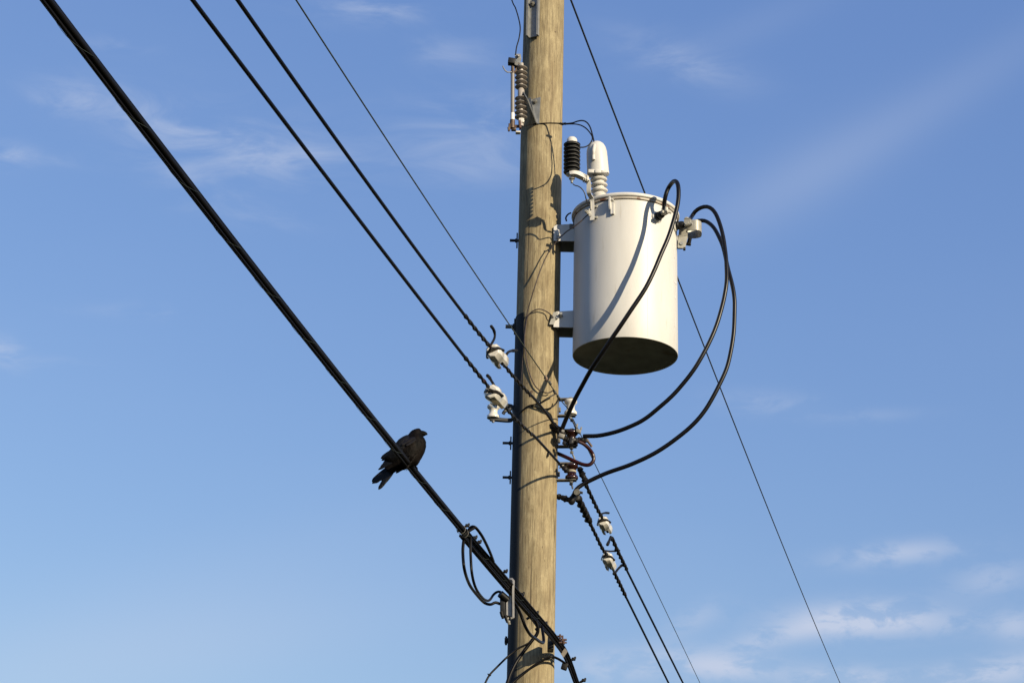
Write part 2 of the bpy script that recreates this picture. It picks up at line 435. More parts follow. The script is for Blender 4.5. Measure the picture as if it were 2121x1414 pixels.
# ------------------------------------------------------------------ utility pole
zb = P(1098, 1414, Y0).z; zt = P(1128, 0, Y0).z
pole = thing('utility_pole', 'round greenish tan wooden utility pole carrying the transformer and all wires', 'utility pole', (X0, Y0, 0))
mb = MB(); rings = []
ZTOP = zt + 0.75
nz_ = 170; na = 96
for i in range(nz_ + 1):
    z = -0.3 + (ZTOP + 0.3) * i / nz_
    ring = []
    for j in range(na):
        a = 2 * math.pi * j / na
        q = Vector((math.cos(a) * 1.3, math.sin(a) * 1.3, z * .9))
        r = PR * (1 + 0.006 * (zb - z) / 4.0) + 0.0022 * noise.noise(q) + 0.0012 * noise.noise(Vector((math.cos(a) * 5, math.sin(a) * 5, z * 1.2)))
        # a long shallow flat and a seam on the left side
        ring.append(Vector((X0 + r * math.sin(a), Y0 - r * math.cos(a), z)))
    rings.append(ring)
mb.rings(rings)
obj('shaft', mb, M_WOOD, pole)

# dark half-round guard strip up the left side
zg = P(1066, 660, Y0).z
mb = MB(); rings = []
for i in range(60):
    z = 0.0 + zg * i / 59
    sec = []
    for azd, o in ((-38, .001), (-39.5, .0045), (-44, .006), (-52, .0065), (-60, .0065), (-68, .0060), (-76, .0055), (-84, .0048), (-92, .004), (-96, .001)):
        sec.append(pole_pt(azd, z, o + .001))
    sec += [pole_pt(-92, z, -.004), pole_pt(-68, z, -.004), pole_pt(-44, z, -.004)]
    rings.append(sec)
mb.rings(rings)
obj('guard_strip', mb, M_GUARD, pole, 50)

def left_bolt(px_tip, px_in, py, rad_px, plate=None, m=M_DARKSTEEL):
    # through-bolt that sticks out of the pole's left side
    yy = Y0 + .01
    a, b = P(px_tip, py, yy), P(px_in + 8, py, yy)
    b = Vector((b.x, b.y, a.z)); k = mpp(px_tip, py, yy)
    mb = MB().cyl(a, b, rad_px * k, n=12)
    o = obj('bolt', mb, m, pole)
    mb = MB().hexnut(Vector((P(px_in - 5, py, yy).x, yy, a.z)), (1, 0, 0), rad_px * k * 1.55, .012)
    obj('nut', mb, M_DARKSTEEL, o)
    if plate:
        mb = MB().box((P(px_in - 1, py, yy).x, yy, a.z), (.004, 0, 0), (0, .03, 0), (0, 0, plate * k), .001)
        obj('washer', mb, M_DARKSTEEL, o)
left_bolt(1056, 1072, 498, 3.0, 13)
left_bolt(1047, 1067, 676, 4.2, 14, M_GALV_OLD)
left_bolt(1041, 1059, 917, 2.8, 11)
left_bolt(1041, 1058, 988, 2.8, 11)
left_bolt(1045, 1051, 1326, 6.0)
for px, py, r in ((1101, 811, 3.2), (1150.5, 66, 1.5), (1075, 1043, 2.2), (1092, 793, 1.6)):
    c = PC(px, py, .0008); n = (c - Vector((X0, Y0, c.z))).normalized(); k = mpp(px, py, Y0)
    mb = MB().lathe([(r * k, -.004), (r * k, .0), (r * k * .7, .0006), (.0, .0008)], c, n, 14)
    obj('knot', mb, M_KNOT, pole)

# steel channel on the pole's upper front
zc = P(1109, 76, 10.17).z
chn = thing('steel_channel', 'galvanised steel channel bolted to the front of the pole at the top edge', 'bracket', (P(1109, 76, 10.17).x, 10.16, zc))
ca = R_(-26)
nrm = Vector((math.sin(ca), -math.cos(ca), 0)); tan = Vector((math.cos(ca), math.sin(ca), 0))
cc = Vector((X0, Y0, 0)) + nrm * (PR + .012)
mb = MB()
zz0, zz1 = zc, zc + 1.0
def chan(offt, offn, ht, hn):
    c = cc + tan * offt + nrm * offn + Vector((0, 0, (zz0 + zz1) / 2))
    mb.box(c, tan * ht, nrm * hn, Vector((0, 0, (zz1 - zz0) / 2)), .0015)
chan(0.0, 0.0, .034, .004)
obj('web', mb, M_GALV, chn); mb = MB()
chan(-.031, .020, .0035, .0155)
obj('flange', mb, M_GALV, chn); mb = MB()
chan(.031, .0125, .0035, .008)
obj('flange', mb, M_GALV, chn)
bz = P(1106, 3, 10.14).z
mb = MB().hexnut(cc + tan * -.008 + nrm * .004 + Vector((0, 0, bz)), nrm, .016, .014)
mb.cyl(cc + tan * -.008 + nrm * .015 + Vector((0, 0, bz)), cc + tan * -.008 + nrm * .034 + Vector((0, 0, bz)), .008)
obj('bolt', mb, M_GALV_OLD, chn)

# ------------------------------------------------------------------ transformer
YT = 10.215
TB = P(1295, 738, YT); TR = 0.2995
TX = TB.x; z0 = TB.z
z1 = P(1296.5, 457, YT).z
tr = thing('transformer', 'big pale grey cylindrical transformer can hung on the right of the pole', 'transformer', (TX, YT, z0))
def tank_pt(azd, z, off=0.0):
    a = R_(azd); return Vector((TX + (TR + off) * math.sin(a), YT - (TR + off) * math.cos(a), z))
def tank_az(px, py):
    d = pray(px, py); a = d.x ** 2 + d.y ** 2; b = -2 * (d.x * TX + d.y * YT); c = TX ** 2 + YT ** 2 - TR ** 2
    disc = b * b - 4 * a * c
    t = (-b - math.sqrt(max(disc, 0))) / (2 * a); p = CAM + d * t
    return math.degrees(math.atan2(p.x - TX, -(p.y - YT))), p
VZ = Vector((0, 0, 1)); TC = Vector((TX, YT, 0))
mb = MB()
mb.lathe([(TR - .012, z0 + .014), (TR - .007, z0 + .012), (TR - .007, z0), (TR - .001, z0), (TR, z0 + .003), (TR, z0 + .2), (TR, z0 + .4), (TR, z1 - .004)], TC, VZ, 128, False, True)
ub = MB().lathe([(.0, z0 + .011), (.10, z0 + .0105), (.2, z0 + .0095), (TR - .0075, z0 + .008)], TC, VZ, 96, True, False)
obj('bottom_plate', ub, M_UNDER_SHADED, tr, 60)
obj('tank', mb, M_TANK, tr, 40)
mb = MB().lathe([(TR - .01, z1 - .006), (TR + .006, z1 - .006), (TR + .009, z1 - .003), (TR + .009, z1 + .006), (TR + .006, z1 + .009), (TR - .01, z1 + .009)], TC, VZ, 128, True, True)
obj('lid_band', mb, M_BAND, tr, 40)
mb = MB().lathe([(TR - .01, z1 + .010), (TR + .010, z1 + .010), (TR + .0145, z1 + .014), (TR + .016, z1 + .022), (TR + .013, z1 + .031), (TR + .004, z1 + .036), (TR - .05, z1 + .042), (.1, z1 + .055), (.0, z1 + .057)], TC, VZ, 128, True, False)
obj('lid', mb, M_TANK, tr, 50)
# faint vertical weld seam
mb = MB(); s_az, _ = tank_az(1341, 560)
for q in range(1):
    mb.tube([tank_pt(s_az, z0 + .01, -.0006), tank_pt(s_az, z1 - .03, -.0006)], .0012, 6)
obj('weld_seam', mb, M_TANK, tr)
# stencilled figures near the right edge
def glyph(px, py0, py1, strokes):
    a0, p0 = tank_az(px, py0); a1, p1 = tank_az(px, py1)
    h = p0.z - p1.z; w = h * .55 / TR
    mb = MB()
    for st in strokes:
        pts = []
        for (ua, va), (ub, vb) in zip(st, st[1:]):
            for t in [i / 6 for i in range(7)]:
                u = ua + (ub - ua) * t; v = va + (vb - va) * t
                pts.append((a0 + math.degrees(u * w), p1.z + v * h))
        hw = .0065
        rr = []
        for i, (az_, z_) in enumerate(pts):
            j0, j1 = max(0, i - 1), min(len(pts) - 1, i + 1)
            dx = R_(pts[j1][0] - pts[j0][0]) * TR; dz = pts[j1][1] - pts[j0][1]
            l = math.hypot(dx, dz) or 1; nx, nz2 = -dz / l * hw, dx / l * hw
            da = math.degrees(nx / TR)
            rr.append([tank_pt(az_ - da, z_ - nz2, .0004), tank_pt(az_ + da, z_ + nz2, .0004), tank_pt(az_ + da, z_ + nz2, .0012), tank_pt(az_ - da, z_ - nz2, .0012)])
        mb.rings(rr)
    obj('stencilled_figure', mb, M_WHITE, tr)
glyph(1396.5, 514, 536, [[(0.1, .1), (.1, .9)]])
glyph(1396.0, 582, 616, [[(0, 1), (.8, 1), (.3, 0)]])
glyph(1397.0, 658, 676, [[(.1, 1), (.15, 0)]])

# hanger brackets
def hanger(yl_t, yl_b, yr_t, yr_b, name='hanger_bracket'):
    Yf, Yb = 10.185, 10.335
    zt_, zb_ = P(1168, (yl_t + yr_t) / 2, Yf).z, P(1168, (yl_b + yr_b) / 2, Yf).z
    xl, xr = P(1147, yl_t, Yf).x, TX - TR + .035
    h = zt_ - zb_
    mb = MB()
    mb.plate([(xl, Yf, zb_ - .0), (xr, Yf, zb_), (xr, Yf, zt_ + .012), (xl + .015, Yf, zt_), (xl, Yf, zt_ - .012)], (0, .007, 0))
    mb.plate([(xl + .022, Yb, zb_), (xr, Yb, zb_), (xr, Yb, zt_), (xl + .022, Yb, zt_)], (0, .007, 0))
    mb.box(((xl + .024 + xr) / 2, (Yf + Yb) / 2 + .0035, zt_ - .006), ((xr - xl - .024) / 2, 0, 0), (0, (Yb - Yf) / 2 - .0035, 0), (0, 0, .0035))
    mb.box((xl + .0255, (Yf + Yb) / 2 + .0035, (zt_ + zb_) / 2 + .004), (.0035, 0, 0), (0, (Yb - Yf) / 2 - .0035, 0), (0, 0, h / 2 - .004))
    o = obj(name, mb, M_TANK, tr)
    return o, xl, zt_, zb_, Yf
hb, xl, zt_, zb_, Yf = hanger(470, 503, 462, 495)
mb = MB().box((xl + .025, Yf - .003, zb_ + .05), (.008, 0, 0), (0, .003, 0), (0, 0, .020), .001)
obj('slot_plate', mb, M_TANK, hb)
mb = MB().hexnut((xl + .022, Yf, zb_ + .018), (0, -1, 0), .008, .008)
obj('bolt', mb, M_GALV, hb)
hb, xl, zt_, zb_, Yf = hanger(650, 683, 641, 672)
mb = MB().hexnut((xl + .040, Yf, zt_ - .024), (0, -1, 0), .013, .012).cyl((xl + .040, Yf - .01, zt_ - .024), (xl + .040, Yf - .034, zt_ - .024), .008)
mb.hexnut((xl + .018, Yf, zt_ - .040), (0, -1, 0), .010, .014)
obj('bolt', mb, M_GALV, hb)
mb = MB().ribbon([Vector((xl - .012, Yf - .006, zb_ + .012)), Vector((xl - .002, Yf - .008, zb_ + .045)), Vector((xl + .012, Yf - .008, zb_ + .088))], (.026, 0, 0), .005)
obj('clip', mb, M_ALU, hb)

# lifting lug on the front
def lug(px, py0, py1, shift=5.5):
    a, p = tank_az(px, py0); _, p2 = tank_az(px, py1)
    a2, _ = tank_az(px + shift, py1)
    n = (tank_pt(a, 0) - Vector((TX, YT, 0))).normalized(); t = Vector((-n.y, n.x, 0))
    mb = MB()
    za, zb2 = p.z + .004, p2.z
    c = tank_pt(a, 0)
    mb.plate([tank_pt(a, zb2 + .02, -.003) , tank_pt(a, za, -.003), c + n * .03 + VZ * za, c + n * .034 + VZ * (zb2 + .02), c + n * .022 + VZ * zb2], t * .009)
    mb.box(tank_pt(a2, zb2 + .012, .007), t * .008, n * .0075, VZ * .038, .002)
    mb.box(tank_pt((a + a2) / 2, za - .012, .012), t * .012, n * .010, VZ * .006, .002)
    obj('lifting_lug', mb, M_TANK, tr)
lug(1264, 413, 437)
# lug on the far left of the rim with its reddish lead
mb = MB().box(tank_pt(-88, z1 - .06, .014), (.016, 0, 0), (0, .02, 0), (0, 0, .018), .004)
obj('lifting_lug', mb, M_GALV_OLD, tr)
k = mpp(1180, 450, YT)
mb = MB().tube(catmull([P(1183, 441, YT), P(1178, 443, YT), P(1174, 447, YT), P(1172, 452, YT), P(1173.5, 458, YT)], 6), 1.7 * k, 8)
obj('red_lead', mb, M_RED, tr)

# high-voltage bushing with wildlife cover
bb, bt = P(1242, 406, 10.03), P(1239.5, 362, 10.02)
ax = bt - bb; H = ax.length; k = mpp(1240, 390, 10.02)
bush = MB(); prof = [(15 * k, -.03), (17 * k, 0)]
prof += [(13 * k, .10 * H)]
for c_ in (.26, .52, .78):
    prof += [(11.0 * k, (c_ - .12) * H), (11.5 * k, (c_ - .075) * H), (17 * k, (c_ - .065) * H), (18 * k, (c_ - .02) * H), (16.5 * k, (c_ + .03) * H), (12 * k, (c_ + .075) * H)]
prof += [(11 * k, .9 * H), (11 * k, 1.1 * H)]
bush.lathe(prof, bb, ax, 40)
bo = obj('bushing', bush, M_PORC, tr, 40)
cb, ct = P(1239, 362, 10.02), P(1234.5, 293, 10.00)
ax = ct - cb; H = ax.length; k = mpp(1236, 330, 10.01)
axn = ax.normalized()
cov = MB().lathe([(20 * k, .0), (22.8 * k, 0), (23.2 * k, .05 * H), (22.6 * k, .09 * H), (22.2 * k, .3 * H), (21.8 * k, .5 * H), (21.2 * k, .68 * H), (19.2 * k, .80 * H), (15.5 * k, .90 * H), (10 * k, .965 * H), (4 * k, .995 * H), (.0, H)], cb, axn, 48)
co = obj('wildlife_cover', cov, M_TANK, tr, 50)
# raised slot rib, and the two catch tabs
fr_n = Vector((-.12, -1, 0)).normalized()
rb = MB()
pts = [ct - axn * .03 * H + fr_n * 8 * k]
rb_pts = [P(1231.5, 300, 10.0 - 15 * k), P(1229.5, 312, 10.0 - 21 * k), P(1229, 322, 10.01 - 22 * k), P(1229.5, 331, 10.01 - 22.2 * k)]
rb.tube(resample(catmull(rb_pts, 6), .004), 3.4 * k, 10)
obj('slot_rib', rb, M_TANK, co)
for (px, dpx, yoff) in ((1225.5, 7.0, 19.5), (1238.5, 6.0, 22.0), (1250, 6.5, 17.5)):
    c = P(px, 355, 10.02 - yoff * k)
    tb = MB().box(c, (dpx * k, 0, 0), (0, 2.5 * k, 0), (0, 0, 4.0 * k), 1.0 * k)
    obj('catch_tab', tb, M_TANK, co)

# low-voltage bushings
def lv_bushing(px, py, terminal=True):
    a, p = tank_az(px, py)
    n = Vector((math.sin(R_(a)), -math.cos(R_(a)), 0)); t = Vector((n.y, -n.x, 0)) * -1
    b = MB().lathe([(.034, -.004), (.034, .005), (.030, .010), (.024, .011)], p, n, 32)
    o = obj('low_voltage_bushing', b, M_TANK, tr)
    b = MB().lathe([(.025, .0), (.025, .016), (.021, .020), (.023, .028), (.021, .042), (.016, .05), (.010, .052)], p + n * .008, n, 28)
    obj('insulator_hub', b, M_POLYMER, o)
    b = MB().cyl(p + n * .055, p + n * .105, .008)
    q = p + n * .078
    b.box(q + VZ * .010, t * .010, n * .016, VZ * .020, .003)
    b.hexnut(q + t * .012 + VZ * .010, t, .013, .012); b.cyl(q + t * .02 + VZ * .010, q + t * .042 + VZ * .010, .007)
    b.hexnut(q - t * .024 - VZ * .002, t, .012, .012)
    b.hexnut(q + VZ * .030 - n * .006, VZ, .012, .012)
    obj('terminal_clamp', b, M_ALU, o)
    return q + VZ * .026, n
T1, n1 = lv_bushing(1360, 450)
T2, n2 = lv_bushing(1397.5, 468)
a3 = 108
p3 = tank_pt(a3, T2.z - .03); n3 = Vector((math.sin(R_(a3)), -math.cos(R_(a3)), 0))
b = MB().lathe([(.052, -.004), (.052, .006), (.046, .012), (.036, .014)], p3, n3, 32)
o = obj('low_voltage_bushing', b, M_TANK, tr)
b = MB().lathe([(.040, .0), (.040, .02), (.035, .026), (.037, .034), (.035, .05), (.026, .06), (.014, .062), (.010, .063), (.010, .10)], p3 + n3 * .012, n3, 28)
obj('insulator_hub', b, M_POLYMER, o)

# curled aluminium strap beside the second bushing
YS = 10.17
k = mpp(1430, 470, YS)
c0 = P(1437, 475, YS)
plan = [(-30, -2), (-22, -8), (-12, -18), (2, -22), (11, -17), (15, -6), (15, 7), (9, 14), (-2, 17), (-12, 14)]
pts = [Vector((c0.x + x_ * k, c0.y + y_ * k, c0.z + (0 if i < 6 else -.004))) for i, (x_, y_) in enumerate(plan)]
pts = resample(catmull(pts, 8), .006)
strap = MB().ribbon(pts, (0, 0, 23 * k), .004)
so = obj('curled_strap', strap, M_ALU, tr, 60)
low = MB().plate([P(1405, 490, YS - .03), P(1424, 484, YS - .03), P(1424.5, 492, YS - .035), P(1419, 514, YS - .03), P(1403.5, 513, YS - .03)], (0, .005, 0))
low.plate([P(1407, 472, YS - .03), P(1424, 466, YS - .05), P(1424.4, 487, YS - .034), P(1405, 492, YS - .03)], (0, .005, 0))
obj('strap_tab', low, M_ALU, so)
bl = MB().hexnut(P(1411, 504.5, YS - .030), (0, -1, 0), 4.0 * k, .007)
obj('bolt', bl, M_GALV, so)
bl = MB().box(P(1417.5, 515.5, YS - .02), (2.4 * k, 0, 0), (0, .01, 0), (0, 0, 2.6 * k), .001).box(P(1409, 514.5, YS - .012), (5 * k, 0, 0), (0, .004, 0), (0, 0, 1.0 * k))
obj('nut', bl, M_DARKSTEEL, so)

# arrester strap and earth clamp (on the tank's left front)
aq, pq = tank_az(1228, 446)
k = mpp(1225, 430, 9.98)
ys = pq.y - .022
st = [P(1217.5, 372, 9.905), P(1219.5, 382, 9.91), P(1219.8, 400, 9.925), P(1225.5, 412, ys - .004), P(1226.5, 430, ys), P(1226.5, 456, ys)]
strp = MB().ribbon(resample(catmull(st, 8), .006), Vector((8.5 * k, -.008, 0)), .005)
sp = obj('arrester_strap', strp, M_TANK, tr)
for py in (428, 450.5):
    bl = MB(); c = P(1234.5, py, ys + .006); bl.cyl(c + Vector((-.03, .0, 0)), c + Vector((.004, 0, 0)), 2.6 * k); bl.hexnut(c + Vector((-.002, 0, 0)), (1, 0, 0), 3.6 * k, .012)
    obj('bolt', bl, M_ALU, sp)
bl = MB().box(P(1219, 441, ys - .006), (3.4 * k, 0, 0), (0, .010, 0), (0, 0, 4.2 * k), .003)
bl.hexnut(P(1215.5, 439, ys - .012), (-.5, -.8, .2), 3.3 * k, .014); bl.cyl(P(1220, 433, ys - .008), P(1220, 448, ys - .008), 1.6 * k); bl.hexnut(P(1222, 447, ys - .02), (0, -1, 0), 3.0 * k, .01)
bl.cyl(P(1223.5, 417, ys - .004), P(1224, 434, ys - .006), 1.5 * k)
obj('earth_clamp', bl, M_ALU, sp)

# ------------------------------------------------------------------ lightning arrester
YA = 9.88
ar = thing('lightning_arrester', 'black ribbed lightning arrester with a white cap left of the white bushing cover', 'arrester', P(1184.5, 362, YA))
k = mpp(1184, 330, YA)
zc0 = P(1184.5, 361, YA); zc1 = P(1184.8, 296, YA); ax = zc1 - zc0; H = ax.length; axn = ax.normalized()
mb = MB().lathe([(9.5 * k, 0), (9.5 * k, H)], zc0, axn, 32)
core = obj('core', mb, M_POLYMER, ar)
for i in range(8):
    h = H * (.055 + i * .1235)
    mb = MB().lathe([(10 * k, h - 1.5 * k), (16.3 * k, h - .7 * k), (17.4 * k, h + .3 * k), (17.5 * k, h + 1.6 * k), (16.6 * k, h + 2.2 * k), (9 * k, h + 3.6 * k)], zc0, axn, 40)
    sh = obj('shed', mb, M_POLYMER, ar, 60)
    mb = MB().torus(zc0 + axn * (h - .75 * k), axn, 15.8 * k, .75 * k, 40, 6)
    obj('rim', mb, M_RIM, sh)
mb = MB().lathe([(11.2 * k, 0), (11.3 * k, 4 * k), (10.6 * k, 8 * k), (8 * k, 11.6 * k), (4 * k, 13.3 * k), (0, 13.8 * k)], zc1 - axn * .5 * k, axn, 32)
obj('cap', mb, M_PORC, ar, 60)
base = zc0
mb = MB().lathe([(12 * k, 0), (12.5 * k, -2 * k), (9 * k, -4.5 * k), (6.2 * k, -6 * k), (6.2 * k, -11 * k), (4 * k, -12 * k)], base, axn, 28)
obj('base', mb, M_PORC, ar, 50)
arm = [P(1181, 359, YA - .02), P(1189, 358.5, YA - .025), P(1198, 362, YA - .012), P(1208, 367, YA), P(1218, 372.5, YA + .008)]
mb = MB().ribbon(resample(catmull(arm, 6), .006), Vector((-.004, .004, 11 * k)), 11 * k)
am = obj('arm', mb, M_PORC, ar, 50)
mb = MB()
for q in (0, 1, 2):
    c = P(1208.5 + q * 3.6, 368.5 + q * 1.5, YA + .004)
    mb.box(c, Vector((1.1 * k, 0, -.3 * k)), (0, 6.6 * k, 0), (0, 0, 7.8 * k), .6 * k)
obj('clamp_ridge', mb, M_ALU, am)
mb = MB().cyl(base - axn * 11.5 * k, base - axn * 20 * k, 2.5 * k).hexnut(base - axn * 15 * k, axn, 3.6 * k, 3 * k)
obj('stud', mb, M_GALV, ar)
gl = catmull([P(1186.5, 381, YA), P(1191, 384, YA), P(1198, 386, YA), (P(1205, 391, YA)), P(1211, 400, YA + .005), P(1214, 412, YA + .02), P(1218, 422, ys - .012), P(1223, 427, ys - .006)], 8)
mb = MB().tube(gl, 1.25 * k, 8)
obj('ground_lead', mb, M_BLUEWIRE, ar)

# ------------------------------------------------------------------ fuse cutout
YC = 10.13
fc = thing('fuse_cutout', 'fuse cutout with pale ribbed insulator and grey fuse tube on the left of the pole', 'cutout', P(1080, 272, YC))
k = mpp(1078, 190, YC)
zb0, zt0 = P(1079, 262, YC), P(1079.5, 130, YC)
ax = zt0 - zb0; H = ax.length; axn = ax.normalized()
def hfrac(py): return (262 - py) / 132.0 * H
mb = MB().lathe([(5.6 * k, 0), (5.6 * k, hfrac(246)), (4.6 * k, hfrac(243)), (4.6 * k, hfrac(208)), (7 * k, hfrac(204)), (7 * k, hfrac(188)), (4.6 * k, hfrac(184)), (4.6 * k, hfrac(146)), (5.4 * k, hfrac(140)), (5.0 * k, hfrac(132))], zb0, axn, 28)
ins = obj('insulator', mb, M_PORC_OLD, fc)
for py in (142, 152, 161.5, 171.5, 181, 205, 214.5, 224, 234, 243.5):
    h = hfrac(py)
    mb = MB().lathe([(4.5 * k, h - 1.6 * k), (12.6 * k, h - .9 * k), (13.1 * k, h - .1 * k), (12.4 * k, h + .6 * k), (6.0 * k, h + 1.4 * k), (4.5 * k, h + 3.4 * k)], zb0, axn, 32)
    obj('shed', mb, M_PORC_OLD, fc, 60)
yt = YC - .055
t0, t1 = P(1061.5, 250, yt), P(1061.8, 152, yt)
mb = MB().cyl(t0, t1, 4.0 * k, n=24)
ft = obj('fuse_tube', mb, M_FIBRE, fc)
mb = MB().cyl(t0.lerp(t1, -.02), t0.lerp(t1, .155), 4.35 * k, n=24)
obj('white_sleeve', mb, M_WHITE, ft)
mb = MB().cyl(t1 - axn * .002, t1 + axn * 5 * k, 4.6 * k, n=20).cyl(t1 + axn * 4 * k, t1 + axn * 16 * k, 3.4 * k, n=16)
obj('copper_ferrule', mb, M_COPPER, ft)
ring = [P(1060, 149, yt - .01), P(1052, 150, yt - .02), P(1047, 147, yt - .025), P(1043.5, 142, yt - .03), P(1041.5, 137, yt - .03)]
mb = MB().tube(catmull(ring, 6), 1.3 * k, 8)
obj('pull_ring', mb, M_GALV, ft)
# upper contact hood
mb = MB().box(P(1060, 128.5, yt), Vector((7.6 * k, 0, -1 * k)), (0, .022, 0), Vector((.6 * k, 0, 6.2 * k)), 1.2 * k)
mb.plate([P(1066, 125, yt - .02), P(1074, 131, yt - .012), P(1072, 136, yt - .012), P(1066, 134, yt - .02)], (0, .045, 0))
obj('contact_hood', mb, M_DARKSTEEL, fc)
mb = MB().plate([P(1066, 112, YC - .03), P(1078.5, 112, YC - .03), P(1080, 122, YC - .03), P(1077, 132, YC - .025), P(1072, 130, YC - .025), P(1067.5, 124, YC - .03)], (0, .006, 0))
mb.box(P(1078, 135, YC - .01), (3.5 * k, 0, 0), (0, .016, 0), (0, 0, 3 * k), .002)
up_ = obj('upper_terminal', mb, M_GALV, fc)
mb = MB().hexnut(P(1073.5, 116.5, YC - .03), (0, -1, 0), 3.6 * k, .012).sphere(P(1073.5, 116.5, YC - .044), 2.6 * k, 10)
obj('bolt', mb, M_SILVER, up_)
mb = MB().tube(catmull([P(1075, 131, YC - .03), P(1070, 138, YC - .04), P(1068, 146, YC - .04), P(1066, 150, YC - .045)], 6), 1.6 * k, 8)
mb.tube(catmull([P(1071, 136, YC - .035), P(1069, 143, YC - .035), P(1070, 149, YC - .04)], 6), 1.2 * k, 8)
obj('contact_spring', mb, M_COPPER, up_)
# lower hinge
mb = MB().cyl(P(1061, 266, yt), P(1061.5, 249, yt), 5.2 * k, n=16).cyl(P(1053, 264, yt - .01), P(1054, 272, yt - .01), 2.0 * k).box(P(1055, 264, yt), (2 * k, 0, 0), (0, .014, 0), (0, 0, 7 * k), .002)
mb.box(P(1064, 268, yt + .01), (5 * k, 0, 0), (0, .012, 0), (0, 0, 3.2 * k), .003)
hg = obj('hinge', mb, M_COPPER, fc)
mb = MB().box(P(1077, 259, YC - .03), Vector((2.2 * k, 0, .8 * k)), (0, .016, 0), Vector((-1.0 * k, 0, 9 * k)), .002).box(P(1071, 262, yt + .03), (5 * k, 0, 0), (0, .005, 0), (0, 0, 3 * k), .001)
obj('hinge_plate', mb, M_RUST, hg)
mb = MB().box(P(1073, 275, YC - .012), (5 * k, 0, 0), (0, .016, 0), (0, 0, 1.8 * k), .002)
obj('foot', mb, M_PORC, hg)
obj('end_fitting', MB().box(P(1080, 252, YC), (5.6 * k, 0, 0), (0, .02, 0), (0, 0, 5.0 * k), .004), M_PORC, hg)
# mounting bracket: plate on the pole and triangular web reaching out
pl = [PC(1103, 209, .002), PC(1119, 203, .002), PC(1118, 255, .002), PC(1112, 258, .002)]
mb = MB().plate([PC(1101, 207, .003), PC(1120, 202, .003), PC(1117, 257, .003), PC(1110.5, 256, .003)], (-.002, -.005, 0))
br = obj('bracket', mb, M_GALV, fc)
mb = MB().ribbon([P(1083, 191, YC + .005), P(1087, 196, YC - .02), P(1093, 206, YC - .035), P(1103, 232, YC - .01), PC(1112, 257, .008)], (.008, .030, .0), .005)
mb.plate([PC(1093, 210, .0), PC(1101, 207, .0), PC(1110.5, 256, .0)], (-.006, -.03, 0))
obj('web', mb, M_GALV, br)
c = PC(1108.5, 211, .006); n = (c - Vector((X0, Y0, c.z))).normalized()
mb = MB().hexnut(c, n, 5.2 * k, .012).cyl(c + n * .01, c + n * .02, 3.6 * k)
obj('bolt', mb, M_GALV_OLD, br)

# ------------------------------------------------------------------ wires
def kink(pts, amp):
    m_ = len(pts) - 1; out = []
    for i, p in enumerate(pts):
        f_ = min(1, 5 * i / m_, 5 * (m_ - i) / m_)
        q = Vector((noise.noise(p * 5.5), noise.noise(p * 5.5 + Vector((9, 3, 1))), noise.noise(p * 5.5 + Vector((2, 8, 5)))))
        out.append(p + q * amp * f_)
    return out
def wire(name, pts, r, mt, label, cat, group=None, n=10, step=None, **kw):
    if step: pts = resample(pts, step)
    mb = MB().tube(pts, r, n, **kw)
    return tag(obj(name, mb, mt), label, cat, group)
def span(pix, A, d, s_lo, s_hi, n=60, deg=2):
    # fit a sagging curve z(s), s metres along d from A, to points of a wire; returns points from s_lo to s_hi
    S = []; Z = []
    for px, py in pix:
        q = PV(px, py, A, d); S.append((q - A).dot(d)); Z.append(q.z)
    co = np.polyfit(S, Z, deg)
    def at(s):
        smin, smax = min(S), max(S)
        sc = min(max(s, smin), smax)
        z = np.polyval(co, sc) + np.polyval(np.polyder(co), sc) * (s - sc) 
        return Vector((A.x + d.x * s, A.y + d.y * s, float(z)))
    lo = min(S) if s_lo is None else s_lo; hi = max(S) if s_hi is None else s_hi
    # dense where it is in view
    out = [at(lo + (hi - lo) * i / n) for i in range(n + 1)]
    return out, at, S
def hdir(deg): return Vector((math.sin(R_(deg)), math.cos(R_(deg)), 0))
dL, dR = hdir(13.5), hdir(12.0)
GW = 'black insulated power wires running off to the upper left'

# primary conductor behind the transformer
A = P(1128.5 + 4, -145, Y0 - .13)
A = Vector((X0 + .15, Y0 - .03, 0))
pts, at, S = span([(1183, 0), (1259, 200), (1335, 400), (1405, 580), (1529, 900), (1630, 1148), (1740, 1414)], A, dL, -13, 40, 200)
wire('primary_wire', pts, .0062, M_BLUEWIRE, 'slim blue-grey wire passing behind the transformer to the lower right corner', 'wire')

# two insulated wires from the upper left
AB = P(1172, 975, 10.24); AC = P(1160, 890, 10.25); AD = P(1185, 856, 10.27)
kB = mpp(1000, 800, 10.1)
ptsB, atB, SB = span([(399, 0), (625, 300), (715.3, 417.7), (805.9, 537.6), (871.5, 620), (965, 743)], AB, dL, None, None)
sBend = SB[-1]
pw = [atB(s) for s in np.linspace(-16, SB[0], 40)][:-1] + ptsB
wB = wire('power_wire', pw, .0074, M_RUBBER, 'lower black power wire from the upper left, ending above the white spool', 'wire', GW)
ptsC, atC, SC = span([(490, 0), (588, 133), (704, 300), (785.5, 415.4), (900, 569), (965, 656)], AC, dL, None, None)
pw = [atC(s) for s in np.linspace(-16, SC[0], 40)][:-1] + ptsC
wC = wire('power_wire', pw, .0074, M_RUBBER, 'upper black power wire from the upper left, ending at the higher white strain insulator', 'wire', GW)
ptsD, atD, SD = span([(613.5, 0), (700, 136), (808, 300), (900, 438), (1033, 640), (1066, 689.5), (1130, 781)], AD, dL, -16, None, 120)
wD = wire('neutral_wire', ptsD + [PV(1150, 812, AD, dL), PV(1166, 834, AD, dL), AD], .0030, M_NEUTRAL, 'thin bare greenish wire slanting from the upper left to the clamp on the pole', 'wire')

